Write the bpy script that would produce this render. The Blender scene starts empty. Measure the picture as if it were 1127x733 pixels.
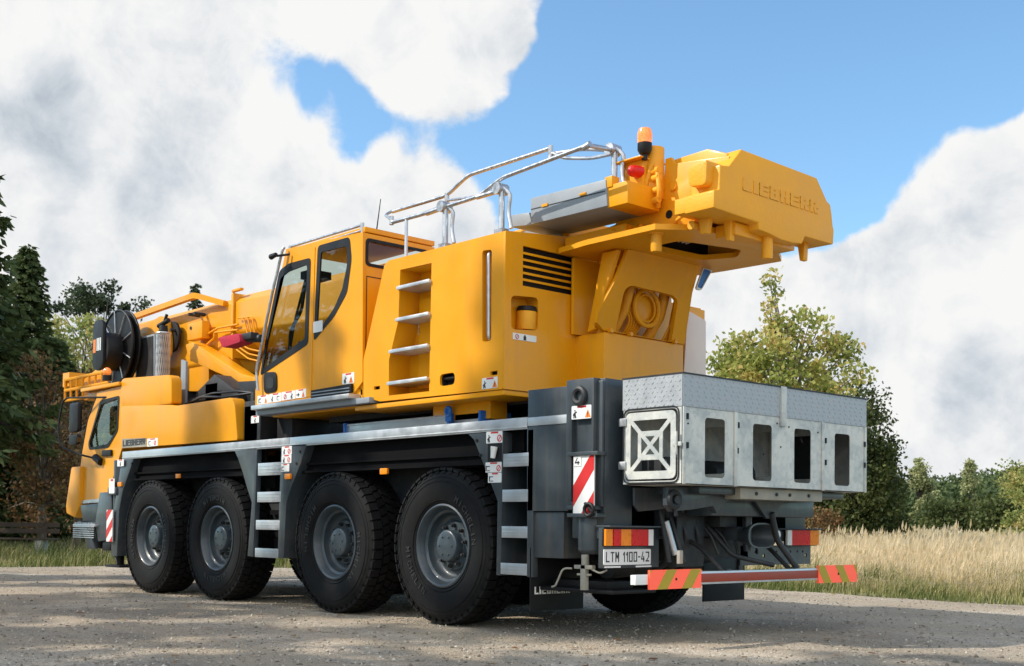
import bpy, bmesh, math, random
import numpy as np
from mathutils import Vector, Matrix, noise
random.seed(7); rng = np.random.default_rng(7)
SC = bpy.context.scene; COL = SC.collection
R = math.radians; PI = math.pi

# ------------------------------------------------------------------ materials
def newmat(name):
    m = bpy.data.materials.new(name); m.use_nodes = True
    nt = m.node_tree; return m, nt, nt.nodes['Principled BSDF']
def N(nt, t, **k):
    n = nt.nodes.new(t)
    for a, b in k.items():
        if a.startswith('i_'):
            n.inputs[int(a[2:]) if a[2:].isdigit() else a[2:].replace('_', ' ')].default_value = b
        else: setattr(n, a, b)
    return n
def mat(name, col, rough=.5, metal=0., var=.12, scale=6., bump=0., bscale=60., coat=0., dirt=None, dirt_top=.6, dirt_amt=.5, emit=None, spec=.5, fine=0., streak=0.):
    m, nt, b = newmat(name); L = nt.links.new
    tc = N(nt, 'ShaderNodeNewGeometry')
    nz = N(nt, 'ShaderNodeTexNoise'); nz.inputs['Scale'].default_value = scale; nz.inputs['Detail'].default_value = 6
    L(tc.outputs['Position'], nz.inputs['Vector'])
    mr = N(nt, 'ShaderNodeMapRange'); mr.inputs[1].default_value = .3; mr.inputs[2].default_value = .7
    mr.inputs[3].default_value = 1 - var; mr.inputs[4].default_value = 1 + var
    L(nz.outputs[0], mr.inputs[0])
    mul = N(nt, 'ShaderNodeVectorMath', operation='SCALE'); mul.inputs[0].default_value = col[:3]
    L(mr.outputs[0], mul.inputs[3]); cur = mul.outputs[0]
    if dirt:
        n2 = N(nt, 'ShaderNodeTexNoise'); n2.inputs['Scale'].default_value = 9; n2.inputs['Detail'].default_value = 8
        L(tc.outputs['Position'], n2.inputs['Vector'])
        sp = N(nt, 'ShaderNodeSeparateXYZ'); L(tc.outputs['Position'], sp.inputs[0])
        m1 = N(nt, 'ShaderNodeMapRange'); m1.inputs[1].default_value = 0; m1.inputs[2].default_value = dirt_top; m1.inputs[3].default_value = .55; m1.inputs[4].default_value = 0
        L(sp.outputs[2], m1.inputs[0])
        ad = N(nt, 'ShaderNodeMath', operation='ADD'); L(n2.outputs[0], ad.inputs[0]); L(m1.outputs[0], ad.inputs[1])
        m2 = N(nt, 'ShaderNodeMapRange'); m2.inputs[1].default_value = .5; m2.inputs[2].default_value = 1.1; m2.inputs[3].default_value = 0; m2.inputs[4].default_value = dirt_amt
        L(ad.outputs[0], m2.inputs[0])
        mx = N(nt, 'ShaderNodeMix', data_type='RGBA'); L(m2.outputs[0], mx.inputs[0]); L(cur, mx.inputs[6]); mx.inputs[7].default_value = (*dirt, 1)
        cur = mx.outputs[2]
    if streak:
        mp = N(nt, 'ShaderNodeMapping'); mp.inputs['Scale'].default_value = (14, 14, .9); L(tc.outputs['Position'], mp.inputs['Vector'])
        n4 = N(nt, 'ShaderNodeTexNoise'); n4.inputs['Scale'].default_value = 1.; n4.inputs['Detail'].default_value = 5; L(mp.outputs[0], n4.inputs['Vector'])
        m4 = N(nt, 'ShaderNodeMapRange'); m4.inputs[1].default_value = .52; m4.inputs[2].default_value = .75; m4.inputs[3].default_value = 0; m4.inputs[4].default_value = streak; L(n4.outputs[0], m4.inputs[0])
        m5 = N(nt, 'ShaderNodeMix', data_type='RGBA'); L(m4.outputs[0], m5.inputs[0]); L(cur, m5.inputs[6]); m5.inputs[7].default_value = (.30, .20, .10, 1); cur = m5.outputs[2]
    L(cur, b.inputs['Base Color'])
    rr = N(nt, 'ShaderNodeMapRange'); rr.inputs[1].default_value = .3; rr.inputs[2].default_value = .7
    rr.inputs[3].default_value = max(rough - .08, .02); rr.inputs[4].default_value = rough + .1
    L(nz.outputs[0], rr.inputs[0]); L(rr.outputs[0], b.inputs['Roughness'])
    b.inputs['Metallic'].default_value = metal; b.inputs['Coat Weight'].default_value = coat; b.inputs['Coat Roughness'].default_value = .12
    b.inputs['Specular IOR Level'].default_value = spec
    if bump:
        n3 = N(nt, 'ShaderNodeTexNoise'); n3.inputs['Scale'].default_value = bscale; n3.inputs['Detail'].default_value = 4
        L(tc.outputs['Position'], n3.inputs['Vector'])
        bp = N(nt, 'ShaderNodeBump'); bp.inputs['Strength'].default_value = bump; bp.inputs['Distance'].default_value = .01
        L(n3.outputs[0], bp.inputs['Height']); L(bp.outputs[0], b.inputs['Normal'])
    if emit:
        b.inputs['Emission Color'].default_value = (*emit[:3], 1); b.inputs['Emission Strength'].default_value = emit[3]
    return m
M = {}
M['yellow'] = mat('yellow paint', (.765, .318, .003), .42, var=.05, scale=2.5, coat=.12, spec=.3, dirt=(.45, .27, .10), dirt_top=1.9, dirt_amt=.20, bump=.10, bscale=3.5, streak=.14)
M['cast_yellow'] = mat('painted cast yellow', (.80, .355, .018), .5, var=.05, scale=3, coat=.05, spec=.3, bump=.25, bscale=45)
M['slate'] = mat('slate grey paint', (.034, .046, .056), .4, var=.12, scale=4, dirt=(.2, .17, .13), dirt_top=1.0, dirt_amt=.22, streak=.12, coat=.15, bump=.05, bscale=20)
M['dark'] = mat('dark chassis paint', (.013, .015, .018), .55, var=.2, scale=5, dirt=(.14, .12, .09), dirt_top=.9, dirt_amt=.35)
M['black'] = mat('black plastic', (.008, .008, .009), .5, var=.2, spec=.3)
M['rubber'] = mat('black rubber', (.0065, .0065, .007), .72, var=.4, scale=12, spec=.18, dirt=(.14, .12, .09), dirt_top=.22, dirt_amt=.06, bump=.1, bscale=90)
M['lettering_rubber'] = mat('tyre lettering rubber', (.018, .018, .019), .6)
M['arch'] = mat('matt black arch liner', (.005, .005, .006), .8, var=.2, spec=.08)
M['rim'] = mat('slate wheel paint', (.034, .050, .062), .40, var=.14, scale=8, dirt=(.2, .17, .13), dirt_top=.7, dirt_amt=.22, coat=.15)
M['alu'] = mat('brushed aluminium', (.56, .58, .60), .42, metal=.75, var=.08, scale=9, bump=.05, bscale=40)
M['chequer'] = mat('chequer plate aluminium', (.36, .38, .40), .5, metal=.25, var=.06, scale=9)
M['steel'] = mat('galvanised tube', (.50, .51, .53), .36, metal=.8, var=.15, scale=18)
M['grey'] = mat('grey painted plate', (.24, .27, .30), .5, var=.06, scale=5)
M['white'] = mat('white plastic', (.78, .78, .76), .4, var=.03)
M['sticker'] = mat('white sticker', (.75, .75, .73), .35, var=.04)
M['ink'] = mat('black print', (.015, .015, .017), .45, var=.05)
M['red'] = mat('red print', (.55, .02, .02), .4, var=.05)
M['crimson'] = mat('crimson fabric', (.42, .01, .04), .8, var=.2, bump=.5, bscale=25)
M['orange_print'] = mat('orange print', (.75, .2, .03), .5, var=.05)
M['blue'] = mat('blue plastic', (.02, .14, .5), .4, var=.1)
M['redlens'] = mat('red lens', (.62, .012, .01), .3, var=.06, scale=40, coat=.1, spec=.3, bump=.3, bscale=120)
M['amberlens'] = mat('amber lens', (.85, .26, .01), .3, var=.06, scale=40, coat=.1, spec=.3, bump=.3, bscale=120)
M['beacon'] = mat('amber beacon', (.9, .22, .03), .12, var=.3, scale=60, coat=.8, emit=(1, .3, .05, .35))
M['reflex_pink_glow'] = mat('reflective orange red with glow', (.9, .10, .05), .45, var=.04, emit=(1, .13, .06, .22))  # emission added to imitate reflected light; the boards are no lamps
M['reflex_olive'] = mat('reflective yellow', (.42, .30, .01), .45, var=.06)
M['brownred'] = mat('brown red band', (.28, .035, .012), .45, var=.1)
M['cream'] = mat('cream paint', (.30, .28, .23), .5, var=.2)
M['wood'] = mat('old bench wood', (.07, .05, .035), .8, var=.3, scale=20, bump=.3)
M['stone'] = mat('bench stone', (.4, .38, .33), .85, var=.2, scale=10, bump=.4)
M['bark'] = mat('bark', (.055, .042, .032), .9, var=.4, scale=14, bump=.8, bscale=30)
M['bark_pale'] = mat('pale bark', (.2, .17, .13), .9, var=.4, scale=14, bump=.6, bscale=30)
M['mesh_silver'] = mat('silver guard', (.6, .6, .6), .35, metal=.6, var=.1)

def galvanised():
    m, nt, b = newmat('galvanised sheet'); L = nt.links.new
    g = N(nt, 'ShaderNodeNewGeometry')
    v = N(nt, 'ShaderNodeTexVoronoi'); v.inputs['Scale'].default_value = 26; L(g.outputs['Position'], v.inputs['Vector'])
    n = N(nt, 'ShaderNodeTexNoise'); n.inputs['Scale'].default_value = 4.5; n.inputs['Detail'].default_value = 7; n.inputs['Distortion'].default_value = .6
    L(g.outputs['Position'], n.inputs['Vector'])
    sp = N(nt, 'ShaderNodeSeparateColor'); L(v.outputs['Color'], sp.inputs[0])
    a = N(nt, 'ShaderNodeMath', operation='MULTIPLY'); a.inputs[1].default_value = .18; L(sp.outputs[0], a.inputs[0])
    s = N(nt, 'ShaderNodeMath', operation='ADD'); L(a.outputs[0], s.inputs[0]); L(n.outputs[0], s.inputs[1])
    r = N(nt, 'ShaderNodeValToRGB'); r.color_ramp.elements[0].position = .38; r.color_ramp.elements[0].color = (.36, .385, .385, 1)
    r.color_ramp.elements[1].position = .72; r.color_ramp.elements[1].color = (.58, .58, .53, 1)
    L(s.outputs[0], r.inputs[0]); L(r.outputs[0], b.inputs['Base Color'])
    b.inputs['Metallic'].default_value = .12; b.inputs['Roughness'].default_value = .55
    return m
M['galv'] = galvanised()
M['glare_panel'] = mat('painted glare on side panel', (.72, .56, .46), .35, var=.05, scale=3)  # pale pinkish colour imitates glare on the yellow body
def glassmat():
    m = bpy.data.materials.new('window glass'); m.use_nodes = True; nt = m.node_tree; nt.nodes.clear(); L = nt.links.new
    o = N(nt, 'ShaderNodeOutputMaterial'); t = N(nt, 'ShaderNodeBsdfTransparent'); t.inputs[0].default_value = (.72, .78, .74, 1)
    g = N(nt, 'ShaderNodeBsdfGlossy'); g.inputs['Roughness'].default_value = .02
    lw = N(nt, 'ShaderNodeLayerWeight'); lw.inputs[0].default_value = .5; pw = N(nt, 'ShaderNodeMath', operation='POWER'); pw.inputs[1].default_value = 4; L(lw.outputs['Facing'], pw.inputs[0])
    f = N(nt, 'ShaderNodeMath', operation='MULTIPLY_ADD'); f.inputs[1].default_value = .7; f.inputs[2].default_value = .045; L(pw.outputs[0], f.inputs[0]); x = N(nt, 'ShaderNodeMixShader')
    L(f.outputs[0], x.inputs[0]); L(t.outputs[0], x.inputs[1]); L(g.outputs[0], x.inputs[2]); L(x.outputs[0], o.inputs[0])
    return m
M['glass'] = glassmat()
M['darkglass'] = mat('tinted cab glass', (.012, .014, .015), .04, var=.02, spec=.7)
def leafmat(name, cols, trans=.35):
    m, nt, b = newmat(name); L = nt.links.new
    at = N(nt, 'ShaderNodeAttribute'); at.attribute_name = 'tint'
    r = N(nt, 'ShaderNodeValToRGB'); cr = r.color_ramp
    for i, c in enumerate(cols):
        p = i / (len(cols) - 1)
        e = cr.elements[i] if i < 2 and len(cols) == 2 else (cr.elements[0] if i == 0 else (cr.elements[-1] if i == len(cols) - 1 else cr.elements.new(p)))
        e.position = p; e.color = (*c, 1)
    L(at.outputs['Fac'], r.inputs[0]); L(r.outputs[0], b.inputs['Base Color']); b.inputs['Roughness'].default_value = .6
    b.inputs['Specular IOR Level'].default_value = .25
    tr = N(nt, 'ShaderNodeBsdfTranslucent'); L(r.outputs[0], tr.inputs[0]); mx = N(nt, 'ShaderNodeMixShader'); mx.inputs[0].default_value = trans
    out = nt.nodes['Material Output']; L(b.outputs[0], mx.inputs[1]); L(tr.outputs[0], mx.inputs[2]); L(mx.outputs[0], out.inputs[0])
    return m

# ------------------------------------------------------------------ mesh helpers
def rnd_poly(pts, r=.03, seg=4):
    """round the corners of a 2D polygon"""
    out = []; n = len(pts)
    for i in range(n):
        p0, p1, p2 = Vector(pts[i - 1]), Vector(pts[i]), Vector(pts[(i + 1) % n])
        a, b = (p0 - p1), (p2 - p1); la, lb = a.length, b.length
        if la < 1e-6 or lb < 1e-6: continue
        q = min(r, la * .45, lb * .45); A = p1 + a / la * q; B = p1 + b / lb * q
        for k in range(seg + 1):
            t = k / seg; out.append(tuple((1 - t) ** 2 * A + 2 * t * (1 - t) * p1 + t * t * B))
    return out
def rect(a0, a1, b0, b1): return [(a0, b0), (a1, b0), (a1, b1), (a0, b1)]
def bbox(p): return (min(q[0] for q in p), max(q[0] for q in p), min(q[1] for q in p), max(q[1] for q in p))
def to3(axis, c, p):
    a, b = p
    return (c, a, b) if axis == 'x' else ((a, c, b) if axis == 'y' else (a, b, c))
class MB:
    def __init__(s): s.v = []; s.f = []; s.m = []; s.mi = 0; s.smooth = True; s.pieces = []
    def add(s, vs, fs):
        s.pieces.append((list(vs), list(fs), s.mi)); o = len(s.v); s.v += [tuple(v) for v in vs]; s.f += [tuple(i + o for i in f) for f in fs]; s.m += [s.mi] * len(fs); return s
    def box(s, x0, x1, y0, y1, z0, z1):
        x0, x1 = min(x0, x1), max(x0, x1); y0, y1 = min(y0, y1), max(y0, y1); z0, z1 = min(z0, z1), max(z0, z1)
        return s.add([(x0, y0, z0), (x1, y0, z0), (x1, y1, z0), (x0, y1, z0), (x0, y0, z1), (x1, y0, z1), (x1, y1, z1), (x0, y1, z1)],
                     [(0, 3, 2, 1), (4, 5, 6, 7), (0, 1, 5, 4), (1, 2, 6, 5), (2, 3, 7, 6), (3, 0, 4, 7)])
    def prism(s, poly, axis, a, b):
        n = len(poly); vs = [to3(axis, a, p) for p in poly] + [to3(axis, b, p) for p in poly]
        return s.add(vs, [tuple(range(n))[::-1], tuple(range(n, 2 * n))] + [(i, (i + 1) % n, n + (i + 1) % n, n + i) for i in range(n)])
    def plate(s, outer, holes, axis, a, b):
        bm = bmesh.new(); loops = [outer] + list(holes)
        for lp in loops:
            vs = [bm.verts.new((p[0], p[1], 0)) for p in lp]
            for i in range(len(vs)): bm.edges.new((vs[i], vs[(i + 1) % len(vs)]))
        bmesh.ops.triangle_fill(bm, use_beauty=True, edges=bm.edges[:])
        bm.verts.index_update(); tri = [tuple(v.index for v in f.verts) for f in bm.faces]; P = [(v.co.x, v.co.y) for v in bm.verts]; bm.free()
        n = len(P); vs = [to3(axis, a, p) for p in P] + [to3(axis, b, p) for p in P]; fs = [t for t in tri] + [tuple(i + n for i in t)[::-1] for t in tri]
        o = 0
        for lp in loops:
            k = len(lp)
            for i in range(k): fs.append((o + i, o + (i + 1) % k, n + o + (i + 1) % k, n + o + i))
            o += k
        return s.add(vs, fs)
    def tube(s, pts, r, n=10, caps=True):
        pts = [Vector(p) for p in pts]; k = len(pts); vs = []; fs = []; up = None
        for i, p in enumerate(pts):
            d = (pts[min(i + 1, k - 1)] - pts[max(i - 1, 0)]).normalized()
            if up is None: up = d.orthogonal().normalized()
            up = (up - d * up.dot(d)).normalized() if (up - d * up.dot(d)).length > 1e-5 else d.orthogonal().normalized()
            w = d.cross(up); rr = r[i] if isinstance(r, (list, tuple)) else r
            for j in range(n):
                a = 2 * PI * j / n; vs.append(p + (up * math.cos(a) + w * math.sin(a)) * rr)
        for i in range(k - 1):
            for j in range(n): fs.append((i * n + j, i * n + (j + 1) % n, (i + 1) * n + (j + 1) % n, (i + 1) * n + j))
        if caps: fs += [tuple(range(n))[::-1], tuple(range((k - 1) * n, k * n))]
        return s.add(vs, fs)
    def bend(s, pts, r, n=10, rad=.06):
        """tube through a polyline with rounded corners"""
        P = [Vector(p) for p in pts]; out = [P[0]]
        for i in range(1, len(P) - 1):
            a, b = P[i - 1] - P[i], P[i + 1] - P[i]; q = min(rad, a.length * .45, b.length * .45)
            A = P[i] + a.normalized() * q; B = P[i] + b.normalized() * q
            for k in range(6):
                t = k / 5; out.append((1 - t) ** 2 * A + 2 * t * (1 - t) * P[i] + t * t * B)
        out.append(P[-1]); return s.tube(out, r, n)
    def cyl(s, a, b, r0, r1=None, n=24): return s.tube([a, b], [r0, r0 if r1 is None else r1], n)
    def lathe(s, prof, axis='y', c=(0, 0, 0), n=48, closed=False):
        vs = []; fs = []; k = len(prof)
        for (r, h) in prof:
            for j in range(n):
                a = 2 * PI * j / n; u, w = r * math.cos(a), r * math.sin(a)
                q = (u, h, w) if axis == 'y' else ((u, w, h) if axis == 'z' else (h, u, w))
                vs.append((c[0] + q[0], c[1] + q[1], c[2] + q[2]))
        for i in range(k - 1 + (1 if closed else 0)):
            for j in range(n): fs.append((i * n + j, i * n + (j + 1) % n, ((i + 1) % k) * n + (j + 1) % n, ((i + 1) % k) * n + j))
        return s.add(vs, fs)
    def sphere(s, c, r, n=16, m=10, sz=1.):
        prof = [(max(r * math.sin(PI * i / m), .0005), -r * sz * math.cos(PI * i / m)) for i in range(m + 1)]
        return s.lathe(prof, 'z', c, n)
    def torus(s, c, R_, r, axis='y', n=36, m=8):
        prof = [(R_ + r * math.cos(2 * PI * i / m), r * math.sin(2 * PI * i / m)) for i in range(m)]
        return s.lathe(prof, axis, c, n, True)
    def xf(s, fn): s.v = [tuple(fn(*v)) for v in s.v]; return s
    def build(s, name, mats, parent=None, bevel=0., loc=None, recalc=True, sharp=32, seg=2):
        me = bpy.data.meshes.new(name); bm = bmesh.new(); vs = [bm.verts.new(v) for v in s.v]
        for f, mi in zip(s.f, s.m):
            try: F = bm.faces.new([vs[i] for i in f]); F.material_index = mi; F.smooth = True
            except ValueError: pass
        if recalc: bmesh.ops.recalc_face_normals(bm, faces=bm.faces[:])
        if bevel:
            es = [e for e in bm.edges if e.is_manifold and e.calc_face_angle(0) > R(30)]
            if es: bmesh.ops.bevel(bm, geom=es, offset=bevel, segments=seg, affect='EDGES', clamp_overlap=True, profile=.6)
        for e in bm.edges:
            if e.is_manifold and e.calc_face_angle(0) > R(sharp): e.smooth = False
        bm.to_mesh(me); bm.free()
        for m in (mats if isinstance(mats, (list, tuple)) else [mats]): me.materials.append(M[m] if isinstance(m, str) else m)
        return link(name, me, parent, loc)
def build_each(s, name, mats, parent=None, **k):
    '''every added piece becomes an object of its own'''
    out = []
    for vs, fs, mi in s.pieces:
        b = MB(); b.mi = mi; b.add(vs, fs); out.append(b.build(name, mats, parent, **k))
    return out
MB.build_each = build_each
def link(name, me, parent=None, loc=None):
    o = bpy.data.objects.new(name, me); COL.objects.link(o)
    if parent is not None: o.parent = parent
    if loc is not None: o.location = loc
    return o
def empty(name, loc=(0, 0, 0), parent=None):
    o = bpy.data.objects.new(name, None); COL.objects.link(o); o.location = loc; o.empty_display_size = .3
    if parent: o.parent = parent
    return o
def tag(o, label=None, cat=None, group=None, kind=None):
    if label: o['label'] = label
    if cat: o['category'] = cat
    if group: o['group'] = group
    if kind: o['kind'] = kind
    return o
def copy_tree(o, parent=None):
    c = o.copy(); COL.objects.link(c)
    if parent is not None: c.parent = parent
    for ch in list(o.children): copy_tree(ch, c)
    return c
def text_mesh(txt, height, depth, bold=.0, sx=1.):
    """verts/faces of a line of text in its own XY plane, left-bottom at the origin, scaled to the given cap height and total width factor"""
    cu = bpy.data.curves.new('t', 'FONT'); cu.body = txt; cu.size = 1; cu.extrude = depth / 2 / max(height, .001) * .7; cu.offset = bold; cu.resolution_u = 3
    o = bpy.data.objects.new('t', cu); COL.objects.link(o); bpy.context.view_layer.update()
    me = o.to_mesh(); vs = [tuple(v.co) for v in me.vertices]; fs = [tuple(p.vertices) for p in me.polygons]
    o.to_mesh_clear(); bpy.data.objects.remove(o); bpy.data.curves.remove(cu)
    return vs, fs
def fit_text(mb, txt, o, ux, uy, w, h, depth=.004, bold=.0):
    """place text: o = left-bottom corner, ux = unit vector along the line, uy = up; fills w x h"""
    vs, fs = text_mesh(txt, h, depth, bold)
    x0, x1 = min(v[0] for v in vs), max(v[0] for v in vs); y0, y1 = min(v[1] for v in vs), max(v[1] for v in vs); z0, z1 = min(v[2] for v in vs), max(v[2] for v in vs)
    o, ux, uy = Vector(o), Vector(ux), Vector(uy); un = ux.cross(uy)
    mb.add([o + ux * ((v[0] - x0) / (x1 - x0) * w) + uy * ((v[1] - y0) / (y1 - y0) * h) + un * ((v[2] - z0) / max(z1 - z0, 1e-6) * depth) for v in vs], fs)
STROKES = {'L': ['v0', 'hb'], 'I': ['V'], 'E': ['v0', 'hb', 'hm', 'ht'], 'B': ['v0', 'v1', 'hb', 'hm', 'ht'], 'H': ['v0', 'v1', 'hm'], 'R': ['v0', 'u1', 'hm', 'ht', 'leg'],
           'T': ['vc', 'ht'], 'M': ['v0', 'v1', 'd0', 'd1'], '1': ['vr', 'flag'], '0': ['v0', 'v1', 'hb', 'ht'], '-': ['dash'], '4': ['dg', 'h3', 'v4'], '2': ['ht', 'u1', 'd2', 'hb'], ' ': []}
def block_text(mb, txt, o, ux, uy, w, h, depth=.003, t=.2, narrow=.45, gap=.22):
    '''stencil-like block capitals made of straight strokes; every stroke has its own tiny height so none lie in one plane'''
    o, ux, uy = Vector(o), Vector(ux), Vector(uy); un = ux.cross(uy)
    adv = [narrow if c in 'I' else (.55 if c in '1-' else (.5 if c == ' ' else 1.)) for c in txt]; tot = sum(adv) + gap * (len(txt) - 1); u = w / tot; x = 0.; k = 0
    for c, a in zip(txt, adv):
        cw, ch = a * u, h; th = t * u; tv = min(th, h * .2)
        R_ = {'v0': [(0, 0), (th, 0), (th, ch), (0, ch)], 'v1': [(cw - th, 0), (cw, 0), (cw, ch), (cw - th, ch)], 'u1': [(cw - th, ch * .45), (cw, ch * .45), (cw, ch), (cw - th, ch)],
              'V': [((cw - th * 1.2) / 2, 0), ((cw + th * 1.2) / 2, 0), ((cw + th * 1.2) / 2, ch), ((cw - th * 1.2) / 2, ch)], 'vc': [((cw - th) / 2, 0), ((cw + th) / 2, 0), ((cw + th) / 2, ch), ((cw - th) / 2, ch)],
              'hb': [(0, 0), (cw, 0), (cw, tv), (0, tv)], 'ht': [(0, ch - tv), (cw, ch - tv), (cw, ch), (0, ch)], 'hm': [(0, ch * .55 - tv / 2), (cw, ch * .55 - tv / 2), (cw, ch * .55 + tv / 2), (0, ch * .55 + tv / 2)],
              'leg': [(cw * .4, ch * .5), (cw - th, 0), (cw, 0), (cw * .4 + th, ch * .5)], 'd0': [(0, ch), (th, ch), (cw / 2 + th * .45, ch * .35), (cw / 2 - th * .45, ch * .35)], 'd1': [(cw, ch), (cw - th, ch), (cw / 2 - th * .45, ch * .35), (cw / 2 + th * .45, ch * .35)],
              'vr': [(cw - th, 0), (cw, 0), (cw, ch), (cw - th, ch)], 'flag': [(0, ch * .72), (th * .5, ch * .62), (cw, ch - tv * .4), (cw - th, ch)], 'dash': [(0, ch * .42), (cw, ch * .42), (cw, ch * .42 + tv), (0, ch * .42 + tv)],
              'dg': [(0, ch * .28), (th, ch * .28), (cw * .55 + th * .5, ch), (cw * .55 - th * .5, ch)], 'h3': [(0, ch * .2), (cw, ch * .2), (cw, ch * .2 + tv), (0, ch * .2 + tv)], 'v4': [(cw * .62, 0), (cw * .62 + th, 0), (cw * .62 + th, ch * .55), (cw * .62, ch * .55)],
              'd2': [(0, 0), (th, 0), (cw, ch * .5), (cw - th, ch * .5)]}
        for s in STROKES[c]:
            P = [o + ux * (x + p[0]) + uy * p[1] for p in R_[s]]; d = depth + .00015 * (k % 7); k += 1; n = 4
            mb.add(P + [p + un * d for p in P], [tuple(range(n))[::-1], tuple(range(n, 2 * n))] + [(i, (i + 1) % n, n + (i + 1) % n, n + i) for i in range(n)])
        x += cw + gap * u
def glyph(mb, k, o, ux, uy, s, un):
    """a small pictogram of side s with its left-bottom at o"""
    o, ux, uy, un = Vector(o), Vector(ux), Vector(uy), Vector(un)
    def q(poly, m):
        mb.mi = m; n = len(poly); a = [o + ux * (p[0] * s) + uy * (p[1] * s) for p in poly]
        mb.add(a + [p + un * .0015 for p in a], [tuple(range(n)), tuple(range(n, 2 * n))] + [(i, (i + 1) % n, n + (i + 1) % n, n + i) for i in range(n)])
    if k == 'man': q([(.3, 0), (.45, 0), (.5, .35), (.6, 0), (.78, .05), (.62, .55), (.9, .7), (.82, .8), (.5, .72), (.25, .5), (.18, .35), (.3, .3)], 1); q([(.45, .8), (.6, .8), (.62, .97), (.43, .97)], 1)
    elif k == 'tri': q([(.02, .02), (.98, .02), (.5, .95)], 3); q([(.44, .3), (.56, .3), (.56, .68), (.44, .68)], 1); q([(.44, .12), (.56, .12), (.56, .22), (.44, .22)], 1)
    elif k == 'ring':
        for i in range(10):
            a, b = 2 * PI * i / 10, 2 * PI * (i + 1) / 10
            q([(.5 + .48 * math.cos(a), .5 + .48 * math.sin(a)), (.5 + .48 * math.cos(b), .5 + .48 * math.sin(b)), (.5 + .34 * math.cos(b), .5 + .34 * math.sin(b)), (.5 + .34 * math.cos(a), .5 + .34 * math.sin(a))], 2)
        q([(.2, .25), (.28, .17), (.8, .72), (.72, .8)], 2)
    elif k == 'arrow': q([(.0, .4), (.5, .4), (.5, .1), (1, .5), (.5, .9), (.5, .6), (0, .6)], 1)
    elif k == 'bars': q([(0, .1), (.2, .1), (.2, .9), (0, .9)], 1); q([(.2, .75), (.9, .75), (.9, .88), (.2, .88)], 1); q([(.35, .1), (.9, .1), (.9, .22), (.35, .22)], 1)
    elif k == 'can': q([(.15, 0), (.85, 0), (.85, .7), (.15, .7)], 1); q([(.3, .7), (.7, .7), (.7, .95), (.3, .95)], 1)
def sticker(parent, axis, c, p0, p1, gl, side=-1, redbar=True, thick=.003):
    """white warning sticker on a plane; p0,p1 = opposite corners in plane coordinates"""
    a0, a1 = sorted((p0[0], p1[0])); b0, b1 = sorted((p0[1], p1[1])); w, h = a1 - a0, b1 - b0; mb = MB()
    mb.prism(rnd_poly(rect(a0, a1, b0, b1), h * .08, 2), axis, c, c + side * thick)
    un = Vector((0, side, 0)) if axis == 'y' else Vector((side, 0, 0)); ux = Vector((1, 0, 0)) if axis == 'y' else Vector((0, 1, 0)); uy = Vector((0, 0, 1)); f = c + side * (thick + .0004)
    top = b1 - h * (.22 if redbar else .05)
    if redbar:
        mb.mi = 2; mb.prism(rect(a0 + w * .3, a1 - w * .25, b1 - h * .17, b1 - h * .03), axis, f, f + side * .0012)
    s = min((w * .94) / len(gl), (top - b0) * .85)
    for i, g in enumerate(gl):
        cx = a0 + w * (i + .5) / len(gl) - s / 2; cz = (b0 + top) / 2 - s / 2
        if g: glyph(mb, g, to3(axis, f, (cx, cz)), ux, uy, s, un)
    return mb.build('sticker', ['sticker', 'ink', 'red', 'orange_print'], parent)
# ------------------------------------------------------------------ the mobile crane
# vehicle axes: x towards the rear, y across (0 = left side, 2.75 = right side), z up; origin on the ground beside the rear left wheel
crane = empty('mobile_crane')
tag(crane, 'yellow four axle mobile crane with slate grey chassis parked on the gravel', 'mobile crane')
W = 2.75; XR = .69
def sub(name, mats, parent, fn, each=False, **k):
    mb = MB(); fn(mb); return mb.build_each(name, mats, parent, **k) if each else mb.build(name, mats, parent, **k)

# --- chassis
def f(b):
    b.box(-6.9, 1.1, .80, 1.95, .62, 1.25)
    b.box(-6.2, .95, .42, .52, .95, 1.62); b.box(-6.2, .95, 2.23, 2.33, .95, 1.62)
    for x in (-5.628, -3.988, -1.666, 0):
        b.tube([(x, .45, XR), (x, 2.3, XR)], .09, 14); b.sphere((x, 1.375, XR), .26)
        b.box(x - .12, x + .12, .55, .9, .7, 1.3); b.box(x - .12, x + .12, 1.85, 2.2, .7, 1.3)
        b.tube([(x + .2, .6, .55), (x + .2, 2.15, .55)], .03)
    for x in (-4.8, -.85): b.box(x - .3, x + .3, .5, 2.25, .8, 1.2)
    b.box(-3.5, -2.2, .35, .8, .6, 1.25); b.tube([(-5.6, 1.375, .66), (0, 1.375, .66)], .06)
sub('chassis_frame', 'dark', crane, f, bevel=.01)
sub('deck', 'dark', crane, lambda b: b.box(-6.39, 1.08, .03, W - .03, 1.655, 1.735), bevel=.004)
def f(b):
    for y0, y1 in ((0, .028), (W - .028, W)):
        b.box(-6.40, -2.468, y0, y1, 1.65, 1.745); b.box(-2.462, 1.093, y0, y1, 1.65, 1.745)
        b.box(-6.40, 1.093, y0 + .0281 if y0 == 0 else y0 - .04, y1 + .04 if y0 == 0 else y1 - .0281, 1.738, 1.749)
        b.box(-6.40, 1.093, y0 - .006 if y0 == 0 else y1 - .001, y0 + .001 if y0 == 0 else y1 + .006, 1.662, 1.674)
sub('deck_trim', 'alu', crane, f, bevel=.003)
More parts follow.
